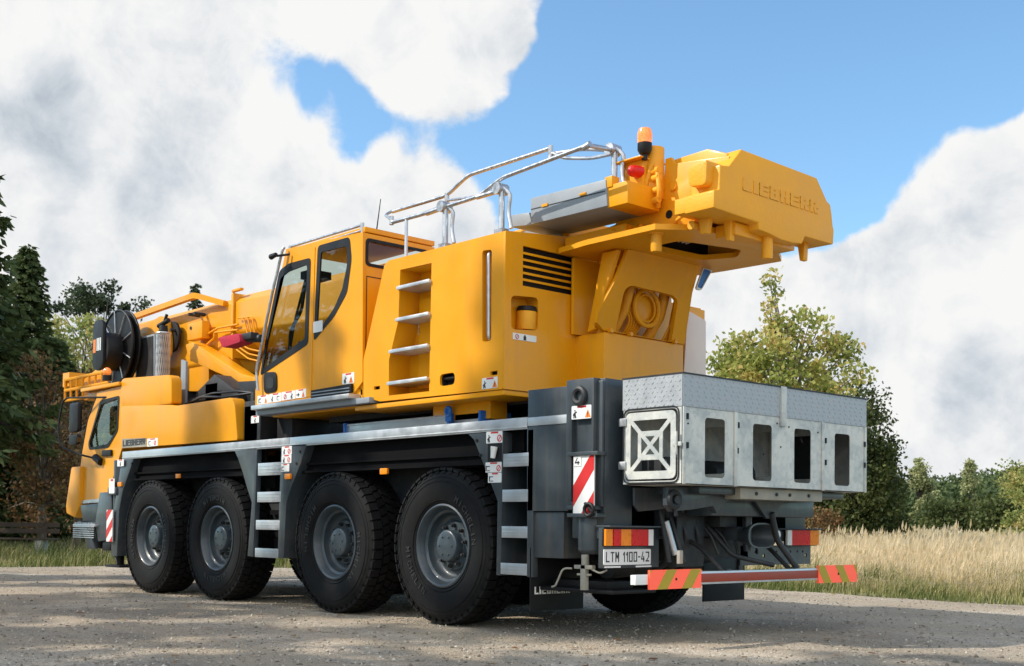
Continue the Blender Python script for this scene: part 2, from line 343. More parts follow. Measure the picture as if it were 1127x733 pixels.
# recessed dark band above the wheels
def f(b):
    for y in (.10, W - .13):
        b.box(-6.2, -3.1, y, y + .03, 1.40, 1.652); b.box(-2.6, .95, y, y + .03, 1.40, 1.652)
        b.box(-6.2, -3.1, y - .03, y, 1.46, 1.48); b.box(-2.6, .95, y - .03, y, 1.46, 1.48)
        b.box(-6.2, -3.1, y - .05 if y < 1 else y, y + .03 if y < 1 else y + .08, 1.38, 1.40); b.box(-2.6, .95, y - .05 if y < 1 else y, y + .03 if y < 1 else y + .08, 1.38, 1.40)
    for x0, x1 in ((-6.45, -3.1), (-2.55, .92)):
        b.box(x0, x1, .14, .46, 1.5, 1.53)
sub('wheel_arch', 'arch', crane, f, each=True)
# slate panels that carry the ladders
def mir(y): return W - y
FP = [('front', [(-6.413,1.651),(-6.074,1.652),(-6.196,1.479),(-6.369,1.254),(-6.465,1.002),(-6.507,0.426),(-6.682,0.421),(-6.671,0.793),(-6.602,1.083),(-6.507,1.371)]),
      ('midl', [(-3.586,1.658),(-3.102,1.664),(-3.128,1.018),(-3.154,0.506),(-3.267,0.513),(-3.196,1.085),(-3.306,1.252),(-3.397,1.41),(-3.499,1.561)]),
      ('midr', [(-2.621,1.668),(-2.134,1.675),(-2.246,1.474),(-2.393,1.275),(-2.508,1.081),(-2.544,0.509),(-2.662,0.507),(-2.647,1.016)]),
      ('rearl', [(0.357,1.646),(0.806,1.643),(0.795,1.009),(0.787,0.461),(0.737,0.463),(0.744,1.072),(0.585,1.343),(0.489,1.506),(0.435,1.592)]),
      ('rearr', [(1.09,1.647),(1.17,1.646),(1.169,1.008),(1.172,0.462),(1.104,0.463),(1.1,1.008)])]
for nm, po in FP:
    for side in (0, 1):
        b = MB(); d = .06 if nm in ('midl', 'rearr') else .34
        if nm == 'front': d = .5
        y0, y1 = (0, d) if side == 0 else (W - d, W)
        b.prism(po, 'y', y0, y1); q = b.build('fender_panel', 'slate', crane, bevel=.006)
# bolts
def f(b):
    for x, z in [(-2.257,1.593),(-2.322,1.476),(0.476,1.583),(0.525,1.458),(-6.123,1.591)]: b.tube([(x, -.008, z), (x, .01, z)], .014, 8)
sub('bolt', 'black', crane, f, each=True)
# boarding ladders (steps) with dark recess behind
LD = [([(-3.072,1.499),(-2.611,1.368),(-3.076,1.195),(-2.617,1.087),(-3.097,0.899),(-2.631,0.798),(-3.106,0.603),(-2.649,0.507)]),
      ([(0.814,1.459),(1.109,1.352),(0.808,1.165),(1.106,1.066),(0.804,0.867),(1.104,0.773),(0.797,0.567),(1.103,0.474)])]
for L_ in LD:
    for side in (0, 1):
        for k in range(4):
            (xa, za), (xb, zb) = L_[2 * k], L_[2 * k + 1]; h = za - zb if za > zb else zb - za
            z1 = max(za, zb); z0 = min(za, zb)
            b = MB(); y0, y1 = (-.002, .16) if side == 0 else (W - .16, W + .002)
            b.box(xa - .004, xb + .004, y0, y0 + .03, z0, z1) if side == 0 else b.box(xa - .004, xb + .004, y1 - .03, y1, z0, z1)
            b.box(xa, xb, y0 + .03 if side == 0 else y0, y1 if side == 0 else y1 - .03, z1 - .03, z1 - .006)
            for q in range(3):
                zz = z0 + (z1 - z0) * (q + 1) / 4; b.box(xa, xb, y0 - .003 if side == 0 else y1 - .001, y0 + .001 if side == 0 else y1 + .003, zz - .003, zz + .003)
            b.build('ladder_step', 'alu', crane, bevel=.003)
def f(b):
    for xa, xb in ((-3.32, -2.62), (.60, 1.08)):
        b.box(xa, xb, .36, .40, .62, 1.65); b.box(xa, xb, W - .40, W - .36, .62, 1.65)
        for k in range(4):
            z = .72 + k * .24; b.box(xa, xb, .30, .358, z, z + .05)
sub('ladder_backing', 'arch', crane, f, each=True)
# box by the middle ladder, amber side markers
for (x, z), s in zip([(-2.464,1.346),(-0.884,1.361),(-6.426,1.335)], (.0, .05, 0)):
    b = MB(); b.prism(rnd_poly(rect(x - .055, x + .055, z - .028, z + .028), .012), 'y', -.022 + s, .003 + s); b.build('side_marker', 'amberlens', crane, bevel=.004)
b = MB(); x, z = ([(-4.959,1.408)])[0]; b.prism(rect(x - .05, x + .05, z - .025, z + .025), 'y', .03, .05); b.build('side_marker', 'amberlens', crane, bevel=.004)
for p0, p1, g in (([(-2.603,1.658)], [(-2.413,1.571)], ['man', 'ring']), ([(-2.606,1.569)], [(-2.419,1.484)], ['man', 'ring']), ([(-2.611,1.478)], [(-2.457,1.398)], ['bars', None]),
                  ([(0.597,1.649)], [(0.797,1.553)], ['man', None, 'ring']), ([(0.592,1.395)], [(0.79,1.311)], ['bars', None, 'ring']), ([(0.626,1.307)], [(0.791,1.225)], ['bars', None])):
    sticker(crane, 'y', -.0005, p0[0], p1[0], g)
# rear ladder lamp recess
(xa, za), (xb, zb) = [(0.621,1.55),(0.788,1.397)]
sub('lamp_housing', 'black', crane, lambda b: b.prism(rnd_poly(rect(xa, xb, zb, za), .015), 'y', -.006, .02))
sub('work_lamp', 'white', crane, lambda b: b.tube([(xa * .45 + xb * .55, -.03, zb + .03), (xa * .35 + xb * .65, -.03, za - .03)], [.02, .03], 12))

# --- wheels
def tyre_mb():
    b = MB(); w = .41
    pr = [(.355, .045), (.385, .018), (.43, .004), (.50, -.004), (.56, -.002), (.61, .008), (.64, .022), (.652, .034), (.662, .06), (.668, w / 2)]
    pr = pr + [(r, w - y) for r, y in pr[::-1][1:]]
    b.lathe(pr, 'y', n=96)
    for r, y in ((.565, -.002), (.60, .006), (.40, .011)): b.torus((0, y, 0), r, .004, n=96, m=6)
    nb = 46; r0, r1 = .660, .690
    def block(a0, a1, y0, y1, skew, c=.0):
        vs = []
        for r, e in ((r0, 0.), (r1, .004)):
            for a, y in ((a0, y0), (a1, y0), (a1 + skew, y1), (a0 + skew, y1)):
                yy = y + (e if y == y0 else -e); q = r
                if r == r1 and (y < .03 or y > w - .03): q = r1 - .010
                vs.append((q * math.cos(a), yy, q * math.sin(a)))
        b.add(vs, [(0, 1, 2, 3), (7, 6, 5, 4), (0, 4, 5, 1), (1, 5, 6, 2), (2, 6, 7, 3), (3, 7, 4, 0)])
    st = 2 * PI / nb
    for i in range(nb):
        a = i * st
        block(a, a + st * .80, .010, .115, st * .12)
        block(a + st * .42, a + st * 1.18, .124, .200, st * .30)
        block(a + st * .05, a + st * .80, .208, .286, -st * .30)
        block(a + st * .5, a + st * 1.3, .295, w - .010, -st * .12)
        # side lugs
        vs = []
        for r, y in ((.632, .020), (.668, .034)):
            for aa in (a + st * .08, a + st * .62):
                for dy in (0, -.009): vs.append((r * math.cos(aa), y + dy, r * math.sin(aa)))
        b.add(vs, [(0, 1, 3, 2), (4, 6, 7, 5), (0, 4, 5, 1), (2, 3, 7, 6), (1, 5, 7, 3), (0, 2, 6, 4)])
    return b
def wheel_mb():
    b = MB()
    b.lathe([(.366, .038), (.366, .022), (.352, .016), (.340, .024), (.334, .040), (.322, .060), (.314, .085), (.302, .092), (.292, .100), (.288, .150), (.262, .180), (.235, .185), (.222, .178), (.215, .160), (.210, .150), (.135, .148)], 'y', n=72)
    b.lathe([(.30, .36), (.30, .185), (.262, .181)], 'y', n=48); b.lathe([(.30, .36), (.01, .36)], 'y', n=48)
    return b
def hub_mb():
    b = MB()
    b.lathe([(.15, .150), (.142, .140), (.140, .080), (.134, .068), (.12, .062), (.06, .060), (.0008, .060)], 'y', n=48)
    for k in range(6):
        a = 2 * PI * k / 6; b.tube([(.085 * math.cos(a), .052, .085 * math.sin(a)), (.085 * math.cos(a), .064, .085 * math.sin(a))], .009, 6)
    return b
def nut_mb(k):
    b = MB(); a = 2 * PI * k / 10 + .2; x, z = .180 * math.cos(a), .180 * math.sin(a)
    b.tube([(x, .150, z), (x, .118, z)], .0185, 6); b.tube([(x, .120, z), (x, .100, z)], .011, 8); return b
def wtext_mb():
    b = MB(); word = 'MICHELIN'; r = .47
    for q, base in ((0, 3.75), (1, .55)):
        for i, ch in enumerate(word):
            a = base + (i - 3.5) * .135
            # baseline towards the hub, letters read along the circle seen from the outer (y-) side
            c = Vector((r * math.cos(a), -.0035, r * math.sin(a))); up = Vector((math.cos(a), 0, math.sin(a))) * (1 if q else -1)
            ux = Vector((0, 0, 0)); ux = up.cross(Vector((0, -1, 0)))
            wd = .045 if ch != 'I' else .012
            fit_text(b, ch, c - ux * wd / 2 - up * .03, ux, up, wd, .06, .004, .01)
        
    return b
wh = wheel_mb().build('wheel', 'rim', crane, bevel=0, sharp=40)
ty = tyre_mb().build('tyre', 'rubber', wh); hb = hub_mb().build('hub', 'rim', wh, bevel=.003)
for k in range(10): nut_mb(k).build('wheel_nut', 'dark', wh)
word = 'MICHELIN'; r = .455
for base in (3.72, .58):
    tx = MB()
    for i, ch in enumerate(word):
        a = base - (i - 3.5) * .14 if base < 2 else base + (i - 3.5) * .14
        flip = 1 if base < 2 else -1
        up = Vector((math.cos(a), 0, math.sin(a))) * flip; ux = up.cross(Vector((0, -1, 0))) * -1
        ux = Vector((0, -1, 0)).cross(up) * -1
        c = Vector((r * math.cos(a), -.0028, r * math.sin(a))); wd = .046 if ch != 'I' else .012
        fit_text(tx, ch, c - ux * wd / 2 - up * .028, ux, up, wd, .056, .003, .01)
    tx.build('lettering', 'lettering_rubber', wh)
k = 0
for x in (0, -1.666, -3.988, -5.628):
    for side in (0, 1):
        o = wh if k == 0 else copy_tree(wh, crane); k += 1
        o.location = (x, 0, XR) if side == 0 else (x, W, XR)
        o.rotation_euler = (0, [0, .9, 2.1, .5][k // 2 % 4] if k > 1 else 0, PI if side else 0)

# --- rear outrigger box
def f(b):
    b.box(1.10, 1.12, .05, W - .05, .75, 1.95)
    b.box(1.56, 1.90, .05, W - .05, .78, 2.0)
    b.box(1.12, 1.90, .35, W - .35, .80, 1.98)
    b.box(1.55, 1.90, .02, .05, 1.02, 1.98)
sub('outrigger_beam', 'slate', crane, f, bevel=.012)
(ax, az), (bx_, bz) = [(1.165,1.919),(1.564,0.912)]
def f(b):
    b.box(1.10, bx_, .0, .35, .98, 1.965); b.box(1.10, bx_ + .003, -.004, .0, 1.665, 1.745)
bb = MB(); bb.box(1.10, bx_, 0, .345, .99, 1.96); bb.mi = 1; bb.box(1.099, bx_ + .001, -.005, .002, 1.668, 1.742); bb.build('side_locker', ['slate', 'alu'], crane, bevel=.006)
bb = MB(); bb.box(1.10, 1.50, .02, .30, .62, .985); bb.build('lower_locker', 'slate', crane, bevel=.008)
# jack column frame with recess
(fa, ft), (fb, fbm) = [(1.555,1.916),(1.845,0.917)]
def f(b):
    ra, rb = ([(1.614,1.911),(1.823,1.896)])[0][0], ([(1.614,1.911),(1.823,1.896)])[1][0]
    b.plate(rect(fa, fb, 1.00, 2.0), [rect(ra - .0, rb, 1.06, 1.79)], 'y', -.02, .06)
    b.box(fa, fb, .30, .34, 1.0, 1.98); b.box(fa, fa + .03, .06, .34, 1.0, 1.98)
sub('jack_frame', 'slate', crane, f, bevel=.005)
(ja, _), (jb, _) = [(1.631,1.426),(1.824,1.419)]; jc = (ja + jb) / 2; jr = (jb - ja) / 2
sub('outrigger_jack', 'dark', crane, lambda b: (b.cyl((jc, .14, 1.0), (jc, .14, 1.70), jr * .9), b.cyl((jc, .14, 1.70), (jc, .14, 1.74), jr * .6)), bevel=.005)
jl = MB(); jl.tube([(jc, .10, .66), (jc, .10, .69), (jc, .10, 1.02)], [jr * .85, jr * 1.12, jr * 1.15], 24); jl.box(jc - jr * 1.5, jc + jr * 1.5, -.03, .28, 1.0, 1.03); jl.build('jack_sleeve', 'slate', crane, bevel=.006)
(sa, st_), (sb, sb_) = [(1.651,1.41),(1.868,0.972)]
sx0, sx1, sz0, sz1 = sa, sb, sb_, st_
def striped(name, x0, x1, z0, z1, y, parent, n=3, lab=None, slope=1.0):
    """white plate with red diagonal stripes as inlaid strips"""
    b = MB(); b.box(x0, x1, y, y + .012, z0, z1); b.mi = 1; w, h = x1 - x0, z1 - z0; st = h / n
    from itertools import count
    for k in range(-2, int(n) + 3):
        zb = z0 + (k + .15) * st; poly = [(x0, zb), (x1, zb + w * slope), (x1, zb + w * slope + st * .5), (x0, zb + st * .5)]
        # clip to the plate
        def clip(P, keep, cut):
            o = []
            for i in range(len(P)):
                p, q = P[i], P[(i + 1) % len(P)]
                if keep(p): o.append(p)
                if keep(p) != keep(q): t = (cut - p[1]) / (q[1] - p[1]); o.append((p[0] + (q[0] - p[0]) * t, cut))
            return o
        P = clip(poly, lambda p: p[1] >= z0, z0); P = clip(P, lambda p: p[1] <= z1, z1) if len(P) > 2 else []
        if len(P) > 2: b.prism(P, 'y', y - .0012, y + .0001)
    return b.build(name, ['sticker', 'red'], parent)
sp = striped('warning_plate', sx0, sx1, sz0, sz1, -.032, crane, 1.35, slope=1.3)
p0, p1 = ([(1.656,1.407),(1.734,1.331)])
nb_ = MB(); nb_.box(p0[0], p1[0], -.037, -.0335, p1[1], p0[1]); nb_.mi = 1; block_text(nb_, '4', (p0[0] + .014, -.0372, p1[1] + .012), (1, 0, 0), (0, 0, 1), (p1[0] - p0[0]) - .028, p0[1] - p1[1] - .024, .001, .2); nb_.build('number_label', ['sticker', 'ink'], sp)
p0, p1 = [(1.616,1.796),(1.825,1.693)]; sticker(crane, 'y', -.0205, p0, p1, ['man', None, 'tri'])
p0, p1 = [(1.594,1.549),(1.732,1.463)]; sticker(crane, 'y', .035, p0, p1, ['bars', 'tri'])
sub('jack_clamp', 'slate', crane, lambda b: (b.box(sx0 - .05, sx1 + .05, -.05, .06, sz1, sz1 + .03), b.box(sx0 - .05, sx1 + .05, -.05, .06, sz0 - .03, sz0)), bevel=.004)
def f(b):
    x, z = ([(1.844,0.999)])[0]; b.torus((x, -.06, z), .045, .014); b.tube([(x - .05, -.05, z + .05), (x + .05, -.05, z - .04)], .012)
sub('pin_ring', 'black', crane, f)
# jack foot bracket and lever
def f(b):
    x, z = ([(1.735,0.578)])[0]
    b.box(x - .09, x + .10, -.01, .03, z - .03, z); b.box(x - .022, x + .028, -.01, .03, z - .19, z); b.box(x - .07, x + .07, .0, .02, z - .08, z - .065)
    b.tube([(x, .02, z), (x, .02, z + .08)], .03)
    b.bend([(x - .12, 0, z - .03), (x - .20, -.02, z - .03), (x - .28, -.02, z - .17), (x - .32, -.02, z - .18)], .008)
    b.bend([(x + .09, 0, z - .03), (x + .16, .02, z - .06), (x + .2, .05, z - .03)], .008)
sub('jack_lever', 'cream', crane, f, bevel=.003)
sub('foot_plate', 'black', crane, lambda b: (b.box(1.05, 1.95, .1, .6, .36, .39), b.box(1.2, 1.8, .2, .5, .39, .45)), bevel=.01)
# eyes on top of the frame and beside the basket
for c in (([(1.703,1.87)])[0],):
    sub('lashing_eye', 'dark', crane, lambda b: (b.torus((c[0], -.03, c[1]), .055, .024), b.box(c[0] - .13, c[0] + .13, -.01, .05, c[1] - .02, c[1] + .03)))
e1 = ([(0.805,1.099)])[0]
# mud flaps
for y0, y1 in ((.0, .60), (2.18, 2.80)):
    fl = MB(); fl.box(1.14, 1.155, y0, y1, .19, .70); q = fl.build('mud_flap', 'black', crane, bevel=.002)
    lt = MB(); block_text(lt, 'LIEBHERR', (1.1553, y0 + .04, .325 if y0 < 1 else .36), (0, 1, 0), (0, 0, 1), .40, .06, .001, .36); lt.build('lettering', 'white', q)
    if y0 < 1:
        b = MB(); b.box(.98, 1.14, -.0, .04, .2, .62)
# --- tail light and number plate carriers
def carrier(y0, y1, flip):
    b = MB(); b.box(1.90, 1.955, y0, y1, .56 if not flip else .70, .875); b.box(1.88, 2.02, y0 - .005, y1 + .02, .868, .882)
    q = b.build('light_carrier', 'slate' if not flip else 'dark', crane, bevel=.006); return q
lc = carrier(-.01, .62, False)
zt, zb2 = ([(0.229,0.854)])[0][1], ([(0.231,0.73)])[0][1]
ys = [p[0] for p in ([(-0.026,0.802),(-0.007,0.802),(0.048,0.802),(0.058,0.802),(0.143,0.803),(0.255,0.803),(0.454,0.803),(0.512,0.803)])]
def lens(parent, segs, z0, z1):
    b = MB(); b.box(1.955, 1.972, segs[0][0] - .004, segs[-1][1] + .004, z0 - .006, z1 + .006); tl = b.build('tail_light', 'black', parent, bevel=.003)
    for a, c, m in segs:
        b = MB(); b.box(1.972, 1.992, a, c, z0, z1)
        n = max(1, int((c - a) / .012))
        for i in range(n): yy = a + (c - a) * (i + .5) / n; b.box(1.9921, 1.9935, yy - .002, yy + .002, z0 + .006, z1 - .006)
        b.build('lens', m, tl, bevel=.002, seg=1)
    return tl
lens(crane, [(ys[0], ys[2], 'amberlens'), (ys[3], ys[4], 'redlens'), (ys[4] + .001, ys[5], 'amberlens'), (ys[5] + .001, ys[6], 'redlens'), (ys[6] + .001, ys[7], 'white')], zb2, zt)
rc = MB(); rc.box(1.90, 1.955, 2.38, 2.78, .74, .87); rc.box(1.88, 2.02, 2.1, 2.80, .862, .874); rc.box(1.90, 1.955, 2.12, 2.36, .76, .86); rc.build('light_carrier', 'dark', crane, bevel=.005)
yr = [p[0] for p in ([(2.291,0.806),(2.359,0.806),(2.639,0.807),(2.775,0.807)])]
zr1, zr0 = ([(2.504,0.859)])[0][1], ([(2.506,0.726)])[0][1]
lens(crane, [(yr[0], yr[1], 'white'), (yr[1] + .001, yr[2], 'redlens'), (yr[2] + .001, yr[3], 'amberlens')], zr0, zr1)
(pa, pz1), (pb, pz0) = [(-0.015,0.703),(0.516,0.584)]
b = MB(); b.prism(rnd_poly(rect(pa, pb, pz0, pz1), .01), 'x', 1.955, 1.962); q = b.build('number_plate', 'sticker', crane)
b = MB(); block_text(b, 'LTM 1100-42', (1.9622, pa + .022, pz0 + .022), (0, 1, 0), (0, 0, 1), pb - pa - .044, pz1 - pz0 - .042, .001, .25, gap=.30); b.build('lettering', 'ink', q)
b = MB(); b.box(1.955, 1.966, pa - .006, pb + .006, pz0 - .022, pz0 - .006); b.build('plate_rail', 'dark', crane)
b = MB(); b.box(1.9665, 1.968, pa, pa + .18, pz0 - .02, pz0 - .008); b.box(1.9665, 1.968, pb - .18, pb, pz0 - .02, pz0 - .008); b.build('maker_strip', 'sticker', crane)
# lower right plate with holes
(qa, qz1), (qb, qz0) = [(1.739,0.723),(2.782,0.554)]
pl = MB(); pl.plate(rect(qa, qb, qz0, qz1), [[(qa + (qb - qa) * t + .012 * math.cos(a), qz1 - .055 + .012 * math.sin(a)) for a in [i * PI / 3 for i in range(6)]] for t in (.2, .5, .6, .7, .8, .88)] + [[(qa + (qb - qa) * t + .018 * math.cos(a), qz1 - .09 + .02 * math.sin(a)) for a in [i * PI / 3 for i in range(6)]] for t in (.32, .93)], 'x', 1.885, 1.90)
pl.build('drawbar_plate', 'slate', crane)
# --- rear marker beam
BX = 2.416
(ya, _), (yb, _), (yc, _), (yd, _) = [(-0.037,0.496),(0.545,0.49),(2.1,0.5),(2.686,0.497)]
def board(y0, y1, z0, z1, d):
    b = MB(); b.box(BX, BX + .02, y0, y1, z0, z1); b.mi = 1; w = y1 - y0; h = z1 - z0; n = 3; st = w / 2.1
    for k in range(-2, 4):
        a = y0 + (k + .28) * st; e = h * .75 * d
        P = [(a, z0), (a + st * .42, z0), (a + st * .42 + e, z1), (a + e, z1)]
        # clip in y
        def cl(P, s, cut):
            o = []
            for i in range(len(P)):
                p, q = P[i], P[(i + 1) % len(P)]; kp, kq = s * (p[0] - cut) >= 0, s * (q[0] - cut) >= 0
                if kp: o.append(p)
                if kp != kq: t = (cut - p[0]) / (q[0] - p[0]); o.append((cut, p[1] + (q[1] - p[1]) * t))
            return o
        P = cl(P, 1, y0)
        if len(P) > 2: P = cl(P, -1, y1)
        if len(P) > 2: b.prism(P, 'x', BX + .0199, BX + .0215)
    b.mi = 2; b.tube([(BX + .02, (y0 + y1) / 2, (z0 + z1) / 2), (BX + .024, (y0 + y1) / 2, (z0 + z1) / 2)], .01, 8)
    b.build('marker_board', ['reflex_pink_glow', 'reflex_olive', 'black'], crane)
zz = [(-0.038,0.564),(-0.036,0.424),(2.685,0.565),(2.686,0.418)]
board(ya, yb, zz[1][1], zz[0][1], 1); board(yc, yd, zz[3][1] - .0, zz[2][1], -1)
zz = [(0.549,0.545),(0.551,0.449),(2.1,0.541),(2.101,0.446)]
b = MB(); b.box(BX - .06, BX + .01, yb, yc, (zz[1][1] + zz[3][1]) / 2, (zz[0][1] + zz[2][1]) / 2)
b.mi = 1; zc = (zz[0][1] + zz[1][1] + zz[2][1] + zz[3][1]) / 4; b.box(BX + .0101, BX + .012, yb + .002, yc - .002, zc - .034, zc + .034)
b.mi = 2; b.box(BX - .05, BX + .0, ya - .13, yb, zc - .035, zc + .035); b.box(BX - .05, BX, yc, yd - .05, zc - .035, zc + .035)
b.build('marker_beam', ['alu', 'brownred', 'white'], crane, bevel=.004)
def f(b):
    for y in (.95, 1.85):
        b.box(BX - .06, BX - .03, y - .03, y + .03, zc - .04, zc + .06); b.bend([(1.9, y, .8), (2.1, y, .72), (BX - .05, y, zc)], .02)
    b.bend([(2.3, 1.62, 1.0), (2.28, 1.72, .78), (BX - .03, 1.86, zc + .05)], .026)
    b.bend([(1.95, 1.2, .9), (2.15, 1.3, .65), (2.3, 1.65, .57)], .02); b.bend([(2.0, .7, .95), (2.1, .75, .6)], .02); b.bend([(2.0, .58, 1.0), (2.06, .62, .6)], .02)
    b.box(1.9, 2.0, .78, 1.12, .56, 1.0); b.box(1.9, 2.1, 1.2, 1.5, .88, 1.05)
    for k in range(5): b.tube([(1.9, 1.12 + k * .14, .98 - k * .02), (2.05, 1.15 + k * .15, .80), (2.1, 1.18 + k * .13, .66 + (k % 2) * .06)], .012)
    b.tube([(1.96, 2.1, .82), (2.02, 2.1, .82)], .055, 16)
sub('beam_bracket', 'dark', crane, f, bevel=.003)
sub('reversing_lamp', 'white', crane, lambda b: b.tube([(2.02, 2.1, .82), (2.03, 2.1, .82)], .035, 16))
sub('gas_strut', 'alu', crane, lambda b: b.tube([(2.02, .62, .92), (2.05, .70, .66)], .028, 12))
b = MB(); b.box(2.30, 2.33, .42, .46, .60, .70); b.build('cream_bracket', 'cream', crane, bevel=.005)
# more running gear seen under the tail
def f(b):
    b.box(1.15, 1.9, .95, 1.85, .62, .98); b.box(1.9, 1.96, .62, 1.75, .80, 1.10)
    for y in (.7, .85, 1.0): b.bend([(1.95, y, 1.02), (2.02, y + .03, .8), (1.9, y + .08, .6), (1.7, y + .1, .5)], .02)
    for k in range(9): b.box(1.962, 1.975, .80 + (k % 3) * .09, .86 + (k % 3) * .09, .83 + (k // 3) * .07, .87 + (k // 3) * .07)
    b.tube([(1.2, .6, .62), (1.2, 2.2, .62)], .07, 16); b.tube([(1.5, .5, .55), (1.5, 1.6, .60)], .10, 18)
sub('towing_beam', 'dark', crane, f, bevel=.006)
# trailer coupling with funnel mouth
c = ([(1.539,0.822)])[0]
b = MB(); b.box(1.9, 2.1, c[0] - .12, c[0] + .06, c[1] - .05, c[1] + .14)
n_ = 28; vs = []; 
for i, (s_, x_) in enumerate(((.45, 2.05), (.60, 2.12), (.95, 2.24), (1.0, 2.27), (.88, 2.27), (.40, 2.10))):
    for j in range(n_):
        a = 2 * PI * j / n_; vs.append((x_, c[0] + .19 * s_ * math.copysign(abs(math.cos(a)) ** .7, math.cos(a)), c[1] - .01 + .105 * s_ * math.copysign(abs(math.sin(a)) ** .8, math.sin(a))))
b.add(vs, [(i * n_ + j, i * n_ + (j + 1) % n_, (i + 1) * n_ + (j + 1) % n_, (i + 1) * n_ + j) for i in range(5) for j in range(n_)])
b.tube([(2.12, c[0], c[1] - .14), (2.12, c[0], c[1] + .22)], .035, 14); b.tube([(2.12, c[0], c[1] + .22), (2.12, c[0], c[1] + .26)], .05, 14)
b.build('trailer_coupling', 'slate', crane)
b = MB(); b.box(2.155, 2.165, c[0] - .03, c[0] + .02, c[1] + .15, c[1] + .20); b.build('sticker', 'orange_print', crane)
# ------------------------------------------------------------------ storage basket on the tail
BX0, BX1, BY0, BY1, BZ0, BZ1 = 1.987, 2.565, .155, 2.605, 1.187, 1.985
zs_ = ([(0.153,1.749)])[0][1]
def hole(pa, pb):
    (a0, z1), (a1, z0) = pa, pb; return rnd_poly(rect(a0, a1, z0, z1), .035, 4)
HL = [hole(*[(0.414,1.684),(0.654,1.244)]), hole(*[(0.999,1.678),(1.246,1.24)]), hole(*[(1.546,1.675),(1.781,1.241)]), hole(*[(2.125,1.67),(2.357,1.236)])]
bk = MB(); bk.plate(rect(BY0, BY1, BZ0, zs_), HL, 'x', BX1 - .006, BX1)
basket = bk.build('storage_basket', 'galv', crane)
def f(b):
    HF = [rnd_poly(rect(.35 + .60 * k, .70 + .60 * k, 1.26, 1.74), .04) for k in range(4)]
    b.plate(rect(BY0, BY1, BZ0, BZ1 - .02), HF[3:], 'x', BX0, BX0 + .006)
    b.box(BX0, BX1, BY0, BY1, BZ0, BZ0 + .006)
    b.box(BX0, BX1, BY1 - .006, BY1, BZ0, BZ1 - .02)
    for y in (.80, 1.42, 2.0): b.plate(rect(BX0 + .01, BX1 - .01, BZ0 + .01, zs_), [rnd_poly(rect(BX0 + .1, BX1 - .1, BZ0 + .1, zs_ - .1), .05)], 'y', y, y + .006)
sub('basket_shell', 'galv', basket, f)
sub('stowed_gear', 'dark', basket, each=True, fn=lambda b: (b.box(2.05, 2.3, .3, .42, BZ0 + .01, 1.40), b.tube([(2.2, .9, 1.3), (2.2, 1.4, 1.3)], .1, 16), b.box(2.1, 2.45, 2.15, 2.3, BZ0 + .01, 1.7)))
# side gate on the left end
(ga, gz1), (gb, gz0) = [(2.011,1.74),(2.522,1.214)]
O = rect(BX0, BX1, BZ0, zs_)
b = MB(); b.plate(O, [rnd_poly(rect(ga, gb, gz0, gz1), .05)], 'y', BY0, BY0 + .006); b.build('end_panel', 'galv', basket)
def inner(m): return (ga + m, gb - m, gz0 + m * 1.15, gz1 - m * 1.15)
def f(b):
    a0, a1, c0, c1 = inner(.012); i0, i1, k0, k1 = inner(.085); 
    b.plate(rnd_poly(rect(a0, a1, c0, c1), .05), [rnd_poly(rect(i0 - .025, i1 + .025, k0 - .025, k1 + .025), .05)], 'y', BY0 - .008, BY0)
    m0, m1, n0, n1 = inner(.135)
    b.plate(rect(m0, m1, n0, n1), [rect(m0 + .032, m1 - .032, n0 + .04, n1 - .04)], 'y', BY0 - .0085, BY0 - .0005)
    w = .016
    for (x0, z0, x1, z1) in ((a0 + .03, c0 + .04, a1 - .03, c1 - .04), (a0 + .03, c1 - .04, a1 - .03, c0 + .04)):
        d = Vector((x1 - x0, z1 - z0)).normalized(); n = Vector((-d.y, d.x)) * w
        e = -.009 if z1 > z0 else -.0095
        b.prism([(x0 + n.x, z0 + n.y), (x1 + n.x, z1 + n.y), (x1 - n.x, z1 - n.y), (x0 - n.x, z0 - n.y)], 'y', BY0 + e, BY0 - .001)
gate = MB(); f(gate); gt = gate.build('gate', 'galv', basket)
b = MB(); a0, a1, c0, c1 = inner(-.012)
pp = rnd_poly(rect(a0, a1, c0, c1), .06, 5); b.tube([(p[0], BY0 - .004, p[1]) for p in pp] + [(pp[0][0], BY0 - .004, pp[0][1])], .006, 6); b.build('gate_seal', 'dark', gt)
b = MB()
for z in (gz1 - .08, gz0 + .12): b.box(ga - .05, ga + .02, BY0 - .02, BY0 - .009, z - .03, z + .03)
b.build_each('hinge', 'steel', gt, bevel=.004)
b = MB(); zc = (gz0 + gz1) / 2; b.box(gb - .03, gb + .05, BY0 - .025, BY0 - .0095, zc - .015, zc + .015); b.tube([(gb + .01, BY0 - .03, zc - .08), (gb + .01, BY0 - .03, zc + .09)], .01, 8); b.build('latch', 'galv', gt, bevel=.003)
